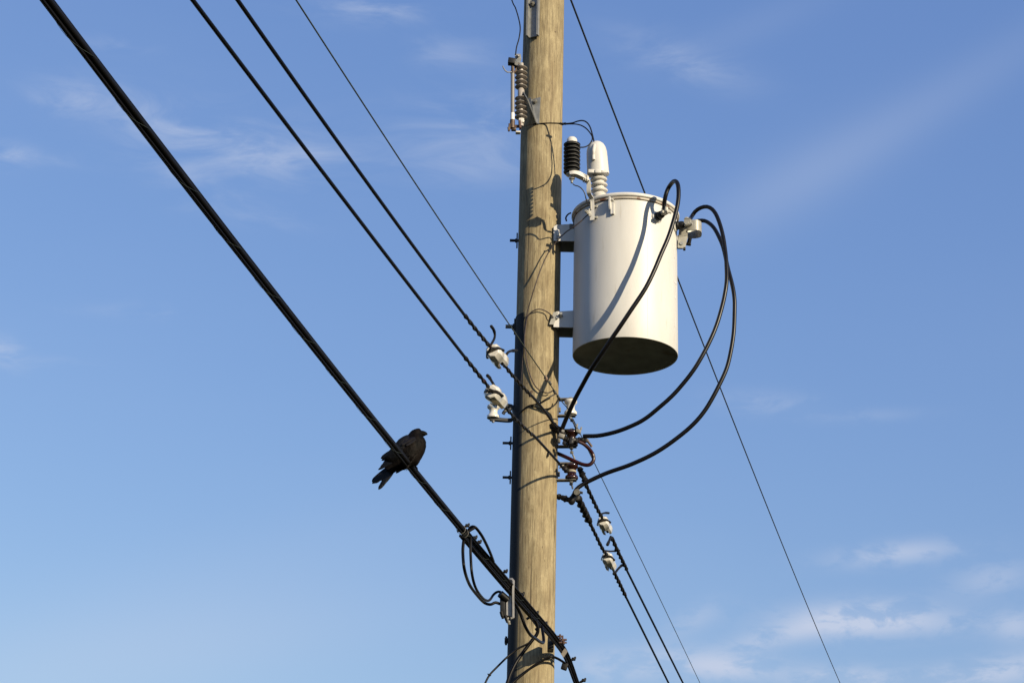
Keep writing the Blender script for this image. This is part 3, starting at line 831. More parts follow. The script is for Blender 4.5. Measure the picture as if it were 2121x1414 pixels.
def grip(parent, pix, A, d, r_px, name='wire_grip', n=14):
    pts = resample(catmull([PV(px, py, A, d) for px, py in pix], 6), .004)
    k = (pts[0] - CAM).length / F
    mb = MB().tube(pts, [r_px * k * (0.75 if i < 3 or i > len(pts) - 4 else 1) for i in range(len(pts))], n, lobes=2, amp=.34, pitch=.085, rough=.10)
    return obj(name, mb, M_GRIP, parent, 70)
grip(wB, [(962, 739), (985, 768), (1012, 802)], AB, dL, 3.6)
grip(wC, [(962, 652), (985, 682), (1018, 722)], AC, dL, 3.6)

# jumpers from the strain insulators across the pole to the right-hand spools
def jumper(pix, A, d, r_px, mt, name, label, cat='wire', group=None):
    pts = resample(catmull([PV(px, py, A, d) for px, py in pix], 8), .012)
    k = (pts[0] - CAM).length / F
    return wire(name, pts, r_px * k, mt, label, cat, group, 10)
GJ = 'black wires crossing the front of the pole'
jC = jumper([(1090, 808), (1110, 829), (1128, 851), (1140, 868), (1150, 882), (1164, 893)], AC, dL, 2.9, M_RUBBER, 'jumper_wire', 'dark wire crossing the pole front from the higher strain insulator to the taped splice', 'wire', GJ)
grip(jC, [(1043, 754), (1060, 776), (1078, 796), (1100, 820)], AC, dL, 3.3)
jB = jumper([(1102, 898), (1120, 917), (1140, 939), (1157, 958), (1172, 977)], AB, dL, 2.9, M_RUBBER, 'jumper_wire', 'dark wire crossing the pole front from the lower strain insulator to the lowest brown spool', 'wire', GJ)
grip(jB, [(1036, 832), (1052, 850), (1070, 870), (1090, 889), (1104, 902)], AB, dL, 3.1)
# small tie tail on the lower jumper
q0 = PV(1138, 938, AB, dL)
mb = MB().box(q0 + Vector((-.008, -.012, -.012)), (.007, 0, .002), (0, .01, 0), (.003, 0, .012), .002).tube(catmull([q0 + Vector((-.01, -.015, -.02)), q0 + Vector((-.014, -.02, -.035))], 4), .003, 6)
obj('tie', mb, M_TAPE, jB)

# right-hand spans
AF = P(1203, 978, 10.34); AG = P(1195, 1028, 10.32); AD2 = P(1187, 866, 10.30)
GR = 'dark service wires descending to the lower right'
ptsF, atF, SF = span([(1296, 1175), (1322.7, 1230), (1368, 1320), (1415, 1414)], AF, dR, None, 24, 120, 1)
wF = wire('service_wire', ptsF, .0072, M_RUBBER, 'black wire leaving the higher small white insulator at lower right', 'wire', GR)
grip(wF, [(1267, 1113), (1280, 1142.7), (1298, 1179)], AF, dR, 3.4)
mb_f = resample(catmull([PV(x_, y_, AF, dR) for x_, y_ in ((1203, 975), (1212, 1000), (1224, 1027), (1238, 1056), (1247, 1072))], 6), .004)
lead = MB().tube(mb_f, 3.5 * mpp(1220, 1020, 10.4), 14, lobes=2, amp=.34, pitch=.085, rough=.10)
tag(obj('twisted_lead', lead, M_GRIP, None, 70), 'twisted dark lead from the red loop down to the higher small white insulator', 'wire')
ptsG, atG, SG = span([(1292.6, 1227.6), (1322, 1287), (1354, 1351), (1385, 1414)], AG, dR, None, 24, 120, 1)
wG = wire('service_wire', ptsG, .0072, M_RUBBER, 'black wire leaving the lower small white insulator at lower right', 'wire', GR)
grip(wG, [(1271, 1184), (1283, 1208), (1296, 1235)], AG, dR, 3.3)
pg = resample(catmull([PV(x_, y_, AG, dR) for x_, y_ in ((1196, 1029), (1204, 1047), (1215, 1069), (1232, 1104), (1246.6, 1134), (1256, 1148))], 6), .004)
lead = MB().tube(pg, [(6.4 if i < len(pg) * .38 else 3.4) * mpp(1220, 1020, 10.4) for i in range(len(pg))], 14, lobes=2, amp=.26, pitch=.085, rough=.14)
tag(obj('twisted_lead', lead, M_GRIP, None, 70), 'twisted dark lead from the lowest splice down to the lower small white insulator', 'wire')
ptsD2, atD2, _ = span([(1187, 866), (1232, 960), (1244, 987), (1360, 1224), (1450, 1414)], AD2, dR, 0, 24, 120)
wire('neutral_wire', ptsD2, .0026, M_NEUTRAL, 'thin wire from the white spool to the bottom edge beside the two service wires', 'wire')

# strain insulators
def strain(c, axis, label, group, L=.105, W=.036, rot=0.0):
    axis = axis.normalized()
    e1 = Vector((0, 0, 1)); e1 = (e1 - axis * e1.dot(axis)).normalized(); e2 = axis.cross(e1)
    cr, sr = math.cos(rot), math.sin(rot)
    e1, e2 = e1 * cr + e2 * sr, e2 * cr - e1 * sr
    root = thing('strain_insulator', label, 'insulator', c, group)
    def mesh_from(mb):
        me = bpy.data.meshes.new('tmp'); me.from_pydata([tuple(v) for v in mb.v], [], mb.f)
        bm = bmesh.new(); bm.from_mesh(me); bmesh.ops.recalc_face_normals(bm, faces=bm.faces[:]); bm.to_mesh(me); bm.free()
        ob = bpy.data.objects.new('tmp', me); C.objects.link(ob); return ob
    body = MB().lathe([(W * .70, -L / 2), (W * .80, -L * .485), (W, -L * .40), (W * 1.02, -L * .16), (W * .92, -L * .08), (W * .92, L * .06), (W * 1.02, L * .14), (W, L * .42), (W * .88, L * .49), (W * .80, L / 2)], (0, 0, 0), (0, 0, 1), 8)
    ob = mesh_from(body)
    def cut(w, along, zc_, depth_axis):
        # rounded slot: a stadium through the body
        m2 = MB(); prof = []
        for i in range(9):
            a = math.pi * i / 8
            prof.append((w * math.cos(a), w * math.sin(a)))
        sgn = 1 if zc_ > 0 else -1
        sec = [(x_, zc_ - sgn * y_) for x_, y_ in prof] + [(-w, zc_ + sgn * .08), (w, zc_ + sgn * .08)]
        o_ = Vector((1, 0, 0)) if along == 'y' else Vector((0, 1, 0)); l_ = Vector((0, 1, 0)) if along == 'y' else Vector((1, 0, 0))
        r1 = [o_ * x_ + Vector((0, 0, z_)) + l_ * -.1 for x_, z_ in sec]; r2 = [o_ * x_ + Vector((0, 0, z_)) + l_ * .1 for x_, z_ in sec]
        m2.rings([r1, r2]); return mesh_from(m2)
    cutters = [cut(W * .32, 'y', L * .10, 1), cut(W * .20, 'x', -L * .24, 1)]
    for cu in cutters:
        md = ob.modifiers.new('b', 'BOOLEAN'); md.operation = 'DIFFERENCE'; md.object = cu; md.solver = 'EXACT'
    dg = bpy.context.evaluated_depsgraph_get()
    ev = ob.evaluated_get(dg); me2 = ev.to_mesh()
    vs = [v.co.copy() for v in me2.vertices]; fs = [tuple(p.vertices) for p in me2.polygons]
    ev.to_mesh_clear()
    for q in [ob] + cutters:
        m_ = q.data; bpy.data.objects.remove(q); bpy.data.meshes.remove(m_)
    mb = MB(); mb.add([c + e1 * v.x + e2 * v.y + axis * v.z for v in vs], fs)
    pb_ = obj('porcelain_body', mb, M_PORC, root, 24)
    bv = pb_.modifiers.new('bevel', 'BEVEL'); bv.width = .003; bv.segments = 2; bv.limit_method = 'ANGLE'; bv.angle_limit = R_(28)
    # saddle loops through the two slots
    mb = MB()
    th = [math.pi * i / 12 for i in range(13)]
    mb.tube([c + axis * (-L * .20 + W * .34 * math.sin(a) * 0.6 - .0) + e2 * 0 + e1 * (W * 1.06 * math.cos(a)) for a in th], W * .17, 8)
    mb.tube([c - e1 * W * 1.06 - axis * L * .2, c - e1 * W * .8 - axis * L * .40, c - axis * L * .66], W * .16, 8)
    mb.tube([c + e1 * W * 1.06 - axis * L * .2, c + e1 * W * .8 - axis * L * .40, c - axis * L * .66], W * .16, 8)
    obj('saddle_loop', mb, M_GRIP, root, 60)
    mb = MB()
    mb.tube([c + axis * (L * .10 - W * .2 * math.sin(a)) + e2 * (W * .5 * math.cos(a)) for a in th], W * .17, 8)
    mb.tube([c - e2 * W * .5 + axis * L * .1, c - e2 * W * .4 + axis * L * .42, c + axis * L * .64], W * .16, 8)
    mb.tube([c + e2 * W * .5 + axis * L * .1, c + e2 * W * .4 + axis * L * .42, c + axis * L * .64], W * .16, 8)
    obj('saddle_loop', mb, M_GRIP, root, 60)
    return root
GI = 'white porcelain strain insulators'
axC = PV(1048, 760, AC, dL) - PV(1015, 717, AC, dL)
strain(PV(1030, 738, AC, dL), axC, 'white strain insulator left of the pole, the higher of the left-hand pair', GI, .20, .041, 1.2)
axB = PV(1042, 838, AB, dL) - PV(1012, 803, AB, dL)
strain(PV(1027, 822, AB, dL), axB, 'white strain insulator left of the pole just above the white spool', GI, .20, .041, 1.75)
axF = PV(1262, 1105, AF, dR) - PV(1245, 1070, AF, dR)
strain(PV(1253, 1088, AF, dR), axF, 'small white strain insulator right of the pole, the higher of the lower-right pair', GI, .19, .037, 1.4)
axG = PV(1269, 1180, AG, dR) - PV(1255, 1148, AG, dR)
strain(PV(1261.5, 1163, AG, dR), axG, 'small white strain insulator right of the pole, the lower of the lower-right pair', GI, .19, .037, 1.65)

# loose wire tails at the insulators
def tail(pix, A, d, r_px, label, name='wire_tail', mt=M_TAPE):
    pts = resample(catmull([PV(px, py, A, d) for px, py in pix], 8), .004)
    k = (pts[0] - CAM).length / F; n = len(pts)
    rr = [r_px * k * (1.0 + (.25 if i > n * .62 else 0)) for i in range(n)]; rr[-1] *= .5
    return wire(name, pts, rr, mt, label, 'wire tail', 'cut wire tails at the strain insulators', 8, rough=.12)
tail([(1016, 715), (1023, 703), (1025, 693), (1022, 682), (1017, 675)], AC, dL, 2.6, 'black curled wire tail standing up from the higher left strain insulator')
tail([(1048, 735), (1053, 729), (1060, 726.5), (1070, 726)], AC, dL, 2.8, 'short black hooked tail between the higher left strain insulator and the pole')
tail([(1026, 802), (1020, 792), (1014, 782), (1009, 777)], AB, dL, 2.8, 'straight black wire tail above the lower left strain insulator')
tail([(1243, 1066), (1248, 1063), (1254, 1061.5), (1261, 1062)], AF, dR, 2.0, 'short black tail on top of the upper small white insulator at lower right')
tail([(1265, 1111), (1262, 1119), (1258, 1128)], AF, dR, 2.6, 'dark splayed tail under the upper small white insulator at lower right')
tail([(1254, 1140), (1266, 1141), (1283, 1139.5)], AG, dR, 1.8, 'dark level tail over the lower small white insulator at lower right')
tail([(1274, 1186), (1280, 1178), (1287, 1171), (1293, 1168)], AG, dR, 2.4, 'dark curved tail joining the two service wires at lower right')

# ------------------------------------------------------------------ spool insulators on clevises
def spool(px, py, Y, hpx, mt, label, dirv, back, clev_mt, label_group, wrap=False, rounded=False):
    c = P(px, py, Y); k = mpp(px, py, Y); h = hpx * k / math.cos(R_(22)) / 2
    root = thing('spool_insulator', label, 'insulator', c - VZ * (h + .01), label_group)
    R1, R2 = .037, .0225
    prof = [(R1 * .72, -h), (R1 * .96, -h * .97), (R1, -h * .85), (R1 * .98, -h * .62), (R1 * .80, -h * .46), (R2 * 1.1, -h * .30), (R2, 0), (R2 * 1.1, h * .30), (R1 * .80, h * .46), (R1 * .98, h * .62), (R1, h * .85), (R1 * .96, h * .97), (R1 * .72, h)]
    mb = MB().lathe(prof, c, VZ, 36)
    sp_ = obj('spool', mb, mt, root, 60)
    if wrap:
        mb = MB()
        for dz in (-.004, .0, .004): mb.torus(c + VZ * dz, Vector((.08 * dz * 100, .1, 1)), R2 + .002, .0021, 28, 6)
        obj('tie_wire', mb, M_WRAP, sp_)
    d = Vector(dirv).normalized(); w = d.cross(VZ) * .040
    hh = h + .005
    if rounded:
        pts = [c + VZ * hh + d * .016, c + VZ * hh, c + VZ * hh - d * (back - .03), c + VZ * (hh - .012) - d * (back - .008), c - d * back, c - VZ * (hh - .012) - d * (back - .008), c - VZ * hh - d * (back - .03), c - VZ * hh, c - VZ * hh + d * .018]
        pts = resample(catmull(pts, 6), .004)
        mb = MB().ribbon(pts, w * .7, .017)
    else:
        pts = [c + VZ * hh + d * .026, c + VZ * hh - d * (back - .004), c + VZ * (hh - .008) - d * back, c - VZ * (hh - .008) - d * back, c - VZ * hh - d * (back - .004), c - VZ * hh + d * .026]
        mb = MB()
        rr = []
        mb.box(c + VZ * hh + d * (.026 - back) / 2, d * (.026 + back) / 2, w / 2, VZ * .003, .0015)
        mb.box(c - VZ * hh + d * (.026 - back) / 2, d * (.026 + back) / 2, w / 2, VZ * .003, .0015)
        mb.box(c - d * (back - .003), d * .003, w / 2, VZ * (hh - .0035), .001)
    cl = obj('clevis', mb, clev_mt, root)
    mb = MB().cyl(c - VZ * (hh + .018), c + VZ * (hh + .010), .0075)
    mb.hexnut(c - VZ * (hh + .013), VZ, .0125, .008).hexnut(c + VZ * (hh + .003), VZ, .0125, .008)
    mb.cyl(c - VZ * (hh + .016) - w * .4, c - VZ * (hh + .016) + w * .35, .0018, n=6)
    obj('pin', mb, M_SILVER if rounded else M_GALV, root)
    if not rounded:
        mb = MB().box(c - d * (back + .002) - VZ * .0 - w * .0, d * .0025, w * .62, VZ * (hh + .016), .001)
        q = c - d * (back - .005) - w * .05
        mb.hexnut(q - VZ * .012, d, .015, .012)
        obj('backing_plate', mb, M_GALV_OLD, cl)
    return c
GS = 'spool insulators on steel clevises'
YSp = Y0 - .03
def pole_back(c): return (c - Vector((X0, Y0, c.z))).length - PR
dS = Vector((1, -.10, 0))
cw = P(1182, 844, YSp); s1 = spool(1182, 844, YSp, 30, M_PORC, 'white spool insulator in a rusty clevis on the right side of the pole', dS, cw.x - X0 - .121, M_GALV_OLD, GS)
cw = P(1184, 908, YSp); s2 = spool(1184, 908, YSp, 29, M_BROWN, 'upper brown spool insulator, half hidden by the black taped splices', dS, cw.x - X0 - .121, M_DARKSTEEL, GS)
cw = P(1184, 977, YSp); s3 = spool(1184, 977, YSp, 30, M_BROWN, 'lowest glossy brown spool insulator with pale tie wire round its waist', dS, cw.x - X0 - .121, M_GALV_OLD, GS, True)
cw = P(1022, 853, Y0 - .02); s4 = spool(1022, 853, Y0 - .02, 26, M_PORC, 'white spool insulator in a black clevis on the left side of the pole', Vector((-1, -.15, 0)), X0 - cw.x - .123, M_DARKSTEEL, GS, False, True)
# hook iron joining the left clevis to the pole
hk = catmull([P(1042, 857, Y0 - .05), P(1046, 851, Y0 - .05), P(1052, 849, Y0 - .04), P(1058, 846, Y0 - .03)], 6)
mb = MB().tube(hk, .010, 10, rough=.1)
tag(obj('hook_iron', mb, M_DARKSTEEL), 'black hook iron fixing the left clevis to the pole', 'bracket')

# links that hang between the spools
def link(p0, p1, label, mt=M_DARKSTEEL):
    mb = MB().tube(resample([p0, p0.lerp(p1, .5) + Vector((.003, 0, 0)), p1], .004), .0045, 8, rough=.25)
    mb.hexnut(p0.lerp(p1, .06), (p1 - p0), .010, .012)
    return tag(obj('wire_link', mb, mt), label, 'wire link', 'short links between the spools')
link(P(1183, 867, YSp - .01), P(1193, 888, YSp - .01), 'short dark link between the white spool and the upper brown spool')
link(P(1183, 933, YSp - .01), P(1193, 961, YSp - .01), 'short dark link with a brass nut between the two brown spools', M_GALV_OLD)
link(P(1182, 999, YSp - .01), P(1186, 1012, YSp - .01), 'short dark link under the lowest brown spool')

# taped splices and connectors
def splice(pix, Y, rpx, label, group='black taped splices at the spools', name='taped_splice', mt=M_TAPE):
    pts = resample(catmull([P(px, py, Y if not isinstance(Y, (list, tuple)) else Y[i]) for i, (px, py) in enumerate(pix)], 6), .004)
    k = (pts[0] - CAM).length / F; n = len(pts); rr = []
    for i in range(n):
        t = i / (n - 1)
        rr.append(rpx * k * (.55 + .45 * min(1, 6 * t, 6 * (1 - t))) * (1 + .16 * math.sin(t * 17) + .10 * math.sin(t * 41 + 1)))
    return wire(name, pts, rr, mt, label, 'splice', group, 14, rough=.18)
sp1 = splice([(1143, 876), (1152, 886), (1162, 897), (1170, 906)], 10.20, 7.2, 'large black taped splice where the steep cable meets the wire over the pole edge')
mb = MB().box(P(1163, 903, 10.17), (.016, 0, -.006), (0, .014, 0), (.004, 0, .012), .004).hexnut(P(1166, 894, 10.16), (0, -1, .2), .010, .012)
obj('connector', mb, M_GALV_OLD, sp1)
sp2 = splice([(1166, 905), (1174, 910), (1182, 913), (1190, 914), (1197, 908)], 10.19, 6.6, 'black tape lump over the front of the upper brown spool')
mb = MB().box(P(1183, 915, 10.15), (.012, 0, .004), (0, .014, 0), (0, 0, .014), .004).hexnut(P(1189, 911, 10.15), (.2, -1, 0), .009, .012).box(P(1172, 919, 10.17), (.018, 0, -.01), (0, .012, 0), (.004, 0, .008), .004)
obj('connector', mb, M_DARKSTEEL, sp2)
mb = MB().box(P(1203, 889, 10.24), (.004, 0, -.002), (0, .006, 0), (.004, 0, .013), .001).box(P(1195, 882, 10.24), (.004, 0, -.002), (0, .006, 0), (.003, 0, .012), .001).box(P(1198, 893, 10.24), (.014, 0, -.006), (0, .012, 0), (.002, 0, .010), .003)
obj('clamp_bolt', mb, M_GALV_OLD, sp2)
sp3 = splice([(1196, 909), (1206, 911), (1217, 912)], 10.25, 5.6, 'dark splice beside the upper brown spool where the level cable ends')
mb = MB().box(P(1214, 912.5, 10.25), (.014, 0, 0), (0, .012, 0), (0, 0, .008), .003).cyl(P(1218, 914, 10.25), P(1226, 925, 10.26), .007)
obj('connector', mb, M_COPPER, sp3)
sp4 = splice([(1152, 1027), (1164, 1030), (1176, 1034), (1186, 1032), (1190, 1020)], [10.3, 10.27, 10.25, 10.25, 10.25], 5.6, 'black taped splice below the lowest brown spool, reaching to the pole')
mb = MB().cyl(P(1193, 1014, 10.22), P(1199, 1024, 10.22), .014).sphere(P(1184, 1036, 10.24), .021, 12, (1, 1, 1.25))
mb.box(P(1202, 1019, 10.24), (.014, 0, -.004), (0, .006, 0), (.001, 0, .006), .002)
obj('connector', mb, M_TAPE, sp4)
mb = MB().cyl(P(1195.5, 1018, 10.20), P(1194.5, 1018.5, 10.17), .0165, n=14)
obj('connector_cap', mb, M_GALV_OLD, sp4)
splice([(1200, 967), (1204, 978), (1210, 990), (1214, 1000)], 10.31, 6.2, 'black taped splice at the top of the right-hand twisted lead')
sp6 = splice([(1163, 962), (1170, 970), (1176, 978)], 10.22, 5.2, 'dark gripped wire end at the left of the lowest brown spool', mt=M_GRIP)
mb = MB().torus(P(1163, 966, 10.21), (.6, .1, -.8), .013, .003, 20, 6)
obj('tie_wire', mb, M_WRAP, sp6)

# red-brown lead looping between spools
rl = [(1192, 911), (1198, 913.7), (1209, 919), (1220, 929), (1227.5, 940), (1229.8, 950.5), (1225.6, 958.5), (1218, 962.6), (1206, 961), (1189, 954), (1171, 945.6), (1154, 938), (1146, 934)]
ry = [10.2, 10.2, 10.21, 10.23, 10.25, 10.25, 10.25, 10.25, 10.25, 10.25, 10.26, 10.30, 10.33]
pts = resample(catmull([P(px, py, y_) for (px, py), y_ in zip(rl, ry)], 8), .006)
wire('red_lead', pts, 3.9 * mpp(1200, 940, 10.23), M_RED, 'dark red insulated lead looping out to the right of the pole between the brown spools', 'cable')

# transformer secondary cables
GT = 'black cables drooping from the transformer bushings'
kc = mpp(1380, 600, 9.8)
c1 = [T1 + Vector((.0, 0, -.01))] + [P(px, py, y_) for px, py, y_ in ((1375.5, 425, T1.y - .005), (1379, 404, T1.y - .03), (1386, 387, 9.86), (1397, 375, 9.80), (1404.5, 383, 9.755), (1404, 412, 9.735), (1395, 458, 9.715), (1371, 525, 9.70), (1340, 590, 9.695), (1300, 655, 9.715), (1262, 708, 9.77), (1226, 763, 9.88), (1197, 815, 10.04), (1178, 855, 10.13), (1165, 886, 10.18), (1160, 900, 10.19))]
cable1 = wire('secondary_cable', kink(resample(catmull(c1, 8), .02), .006), 4.6 * kc, M_CABLEBLK, 'black cable looping over the front of the transformer can and down to the splice', 'cable', GT, 14)
k2 = mpp(1480, 600, 10.1)
c2 = [T2 + Vector((0, 0, -.015))] + [P(px, py, y_) for px, py, y_ in ((1425, 462, T2.y), (1432, 450, 10.22), (1441, 437, 10.21), (1455, 429, 10.19), (1469, 430, 10.17), (1482, 443, 10.15), (1493, 470, 10.12), (1501, 510, 10.08), (1505, 545, 10.05), (1502, 600, 10.03), (1485, 670, 10.02), (1452, 742, 10.02), (1405, 805, 10.05), (1350, 857, 10.10), (1295, 887, 10.16), (1245, 901, 10.22), (1208, 903, 10.25))]
wire('secondary_cable', kink(resample(catmull(c2, 8), .02), .006), 4.3 * k2, M_CABLEBLK, 'inner black cable arching right of the transformer, ending at the upper brown spool', 'cable', GT, 14)
c3 = [p3 + n3 * .10, P(1437, 464, p3.y)] + [P(px, py, y_) for px, py, y_ in ((1452, 457, 10.3), (1466, 460, 10.27), (1481, 474, 10.22), (1494, 503, 10.16), (1504, 540, 10.11), (1514, 582, 10.07), (1521.5, 630, 10.05), (1519, 690, 10.04), (1503, 765, 10.04), (1472, 832, 10.05), (1425, 888, 10.08), (1370, 930, 10.12), (1310, 960, 10.17), (1255, 980, 10.22), (1212, 1000, 10.25), (1194, 1013, 10.25), (1188, 1026, 10.25))]
wire('secondary_cable', kink(resample(catmull(c3, 8), .02), .006), 4.3 * k2, M_CABLEBLK, 'outer black cable arching right of the transformer, ending at the lowest splice', 'cable', GT, 14)

# thin leads near the top
kq = mpp(1150, 255, 10.1)
GH = 'thin black leads at the fuse cutout'
pts = [P(1030, -150, 10.25), P(1046, -50, 10.2), P(1060, 0, 10.12)] + [P(px, py, 10.10) for px, py in ((1068, 18), (1075, 42), (1077.5, 60), (1075, 80), (1070, 98), (1068, 114))]
pts[0] = Vector((X0 - .02, Y0 - .14, ZTOP - .05)); pts[1] = P(1040, -70, 10.12)
wire('drop_lead', catmull(pts, 10), 1.35 * kq, M_RUBBER, 'thin black lead hanging down to the top of the fuse cutout', 'wire', GH)
s0 = [P(1081, 263, YC - .03), P(1092, 259.5, 10.13), PC(1104, 257.6, .012), PC(1131.8, 255.5, .010), P(1152, 255.6, 10.13), P(1166, 256.5, 10.10)]
h1 = s0 + [P(1185, 255, 10.06), P(1196, 251.5, 10.03), P(1206, 250, 10.01), P(1215, 253.5, 9.99), P(1222, 263, 9.98), P(1227, 279, 9.975), P(1231, 296, 9.97)]
wire('jumper_lead', resample(catmull(h1, 8), .008), 1.45 * kq, M_RUBBER, 'thin black lead from the fuse cutout across the pole to the white bushing cover', 'wire', GH)
h2 = [P(1163, 258, 10.105), P(1185, 257, 10.06), P(1200, 258.8, 10.02), P(1211, 264, 9.99), P(1219.5, 272, 9.97), P(1226.5, 283, 9.945), P(1226, 291, 9.93), P(1220.5, 299.5, 9.92), P(1212.5, 304.3, 9.91), P(1203, 305.3, 9.90), P(1190, 303, 9.895)]
wire('arrester_lead', resample(catmull(h2, 8), .008), 1.35 * kq, M_RUBBER, 'thin black lead curling back from the jumper to the black lightning arrester', 'wire', GH)
splice([(1158, 256), (1166, 257), (1174, 256)], 10.10, 2.6, 'tiny taped joint on the thin lead at the right edge of the pole', None)

# ground wires on the pole
gw = [P(1219, 444, ys - .01), P(1212, 450, 9.99), P(1200, 461, 10.0), P(1184, 473, 10.02), P(1172, 481, 10.05), P(1155, 498, 10.10), P(1135, 525, 10.12), P(1120, 558, 10.12), P(1107, 596, 10.12), PC(1094, 640, .02), PC(1088, 672, .012), PC(1084.6, 711, .006), PC(1083, 738, .004), PC(1081, 772, .004), PC(1078, 810, .004), PC(1074, 850, .003)]
wire('ground_wire', resample(catmull(gw, 8), .01), 1.15 * kq, M_GWIRE, 'thin brownish ground wire bowing from the transformer down the left front of the pole', 'wire')
g2 = [PC(1147, 660, .012), P(1144, 655, 10.16), PC(1135, 647, .02), PC(1121, 640.5, .02), PC(1107, 642.5, .02), PC(1094, 654, .018), PC(1089, 676, .014), PC(1086.5, 705, .010), PC(1088.5, 730, .008), PC(1092.5, 755, .008), PC(1099.6, 781, .010), PC(1110, 801, .014), PC(1124, 811.5, .02), PC(1137, 813, .028), P(1147, 807, 10.16)]
wire('bonding_wire', resample(catmull(g2, 8), .01), 1.2 * kq, M_GWIRE, 'thin brown bonding wire looping from the lower bracket down to the neutral clamp', 'wire')
g3 = [P(1149, 816, 10.17), PC(1135, 824, .03), PC(1117, 835, .02), PC(1096, 840, .012), PC(1085.5, 847, .008), PC(1076, 858, .004)]
wire('tie_lead', resample(catmull(g3, 8), .01), 1.5 * kq, M_RUBBER, 'short black lead from the neutral clamp curving left across the pole', 'wire')
g4 = [P(1157, 826, 10.18), PC(1149, 838, .03), PC(1136.7, 846, .025), PC(1124, 847, .018), PC(1110, 843, .012), PC(1098, 839, .008)]
wire('tie_lead', resample(catmull(g4, 8), .01), 1.5 * kq, M_RUBBER, 'short black lead sagging below the other one on the pole front', 'wire')
g5 = [P(1134, 635, 10.13), PC(1142, 639, .02), P(1149, 643, 10.17), P(1154, 652, 10.18)]
q = PV(1131, 784, AD, dL)
nc = MB().box(q, (.007, .004, -.010), (.0, .009, 0), (.006, 0, .006), .002).cyl(q + Vector((-.004, 0, .02)), q + Vector((-.002, 0, -.014)), .003)
nco = obj('neutral_clamp', nc, M_COPPER); tag(nco, 'small copper clamp on the thin neutral wire in front of the pole', 'clamp')
for (px, py) in ((1139, 793), (1149, 812), (1156.5, 822)):
    q = PV(px, py, AD, dL); mbq = MB().box(q, (.006, .002, -.009), (0, .007, 0), (.005, 0, .004), .002)
    obj('ferrule', mbq, M_DARKSTEEL, nco)

# ------------------------------------------------------------------ communication cable bundle
AA = Vector((X0 + .178, Y0 - .045, 0))
pixA = [(95, 0), (250, 199), (345.6, 331), (456, 470), (700, 780), (762, 860), (821.8, 932), (842, 956), (901, 1030), (931, 1067), (965, 1107.6), (1000, 1147.6), (1040, 1196), (1075, 1237), (1118, 1284), (1145, 1318)]
pixA2 = [(1145, 1318), (1165, 1345), (1179, 1375), (1193, 1414)]
_, atA, SA = span(pixA, AA, dL, None, None, 40, 3)
ptsA = [atA(s) for s in np.linspace(-14, SA[0], 30)][:-1] + [atA(s) for s in np.linspace(SA[0], SA[-1], 70)]
tailA = [PV(px, py, AA, dL) for px, py in pixA2]
dd = (tailA[-1] - tailA[-2]).normalized()
cl = resample(catmull(ptsA[-3:-1] + tailA + [tailA[-1] + dd * .6, tailA[-1] + dd * 3, tailA[-1] + dd * 20], 6), .05)
path = ptsA[:-3] + cl
bun = thing('cable_bundle', 'thick bundle of black telephone cables slanting from the upper left past the pole', 'cable bundle', atA(SA[5]))
nH = Vector((dL.y, -dL.x, 0))
def offs(path, a, b, wob=0.0, ph=0.0, start=None):
    out = []; acc = 0
    for i, p in enumerate(path):
        if i: acc += (p - path[i - 1]).length
        wa = wob * math.sin(acc * 1.9 + ph) + wob * .6 * math.sin(acc * 4.7 + ph * 2)
        out.append(p + nH * (a + wa) + VZ * (b - wa * .5))
    return out
fine = resample(path, .04)
for a, b, r, wob, ph in ((.0030, .0040, .0086, .0006, 0), (-.0058, -.0052, .0064, .0012, 1.0), (-.0007, -.0104, .0040, .0016, 2.2), (-.0104, -.0014, .0030, .0012, 4.0), (.0070, .0125, .0034, .0006, 3.0)):
    obj('cable', MB().tube(offs(fine, a, b, wob, ph), r, 12), M_SHEATH, bun, 60)
i0 = min(range(len(fine)), key=lambda i: (fine[i] - PV(962, 1104, AA, dL)).length)
i1 = min(range(len(fine)), key=lambda i: (fine[i] - PV(1122, 1289, AA, dL)).length)
for a, b, r, wob, ph in ((-.0150, -.0170, .0068, .0016, .6), (-.0010, -.0215, .0055, .0022, 3.2), (.0130, .0090, .0050, .0016, 5.0)):
    seg = offs(fine[i0:i1 if ph == .6 else None], a, b, wob, ph)
    obj('cable', MB().tube(seg, r, 12), M_SHEATH, bun, 60)
hel = []; acc = 0
hp = resample(path[:len(ptsA) - 3], .02)
for i, p in enumerate(hp):
    if i: acc += (p - hp[i - 1]).length
    th = 2 * math.pi * acc / .36
    hel.append(p + nH * (-.0017 + .0135 * math.cos(th)) + VZ * (.0004 + .0158 * math.sin(th)))
obj('lashing_wire', MB().tube(hel, .00055, 5), M_NEUTRAL, bun)
def on_bundle(px, py):
    return PV(px, py, AA, dL)
# clips that stand out of the bundle
for px, py, side in ((968, 1088, 1), (984, 1113, 1), (993, 1122, 1), (1047, 1183, 1), (1082, 1230, 1), (1111, 1269, 1), (1129, 1291, 1), (1188, 1364, 1), (1209, 1408, 1), (962, 1105, -1)):
    q = on_bundle(px, py); k = (q - CAM).length / F
    mb = MB().box(q, (4.2 * k, 0, 0), (0, 4 * k, 0), (0, 0, 3.0 * k), 1.4 * k).box(q + Vector((3.2 * k * side, 0, 2.6 * k * side)), (2.0 * k, 0, 0), (0, 3 * k, 0), (0, 0, 2.2 * k), .8 * k)
    mb.tube([q + Vector((-2 * k * side, 0, -1 * k * side)), q + Vector((-20 * k * side, .0, -13 * k * side))], 2.6 * k, 8)
    obj('cable_clip', mb, M_TAPE, bun)
for (px, py) in ((955, 1096), (961, 1104)):
    q = on_bundle(px, py)
    obj('tie_wire', MB().torus(q, dL, .0195, .0010, 24, 5), M_GALV_OLD, bun)
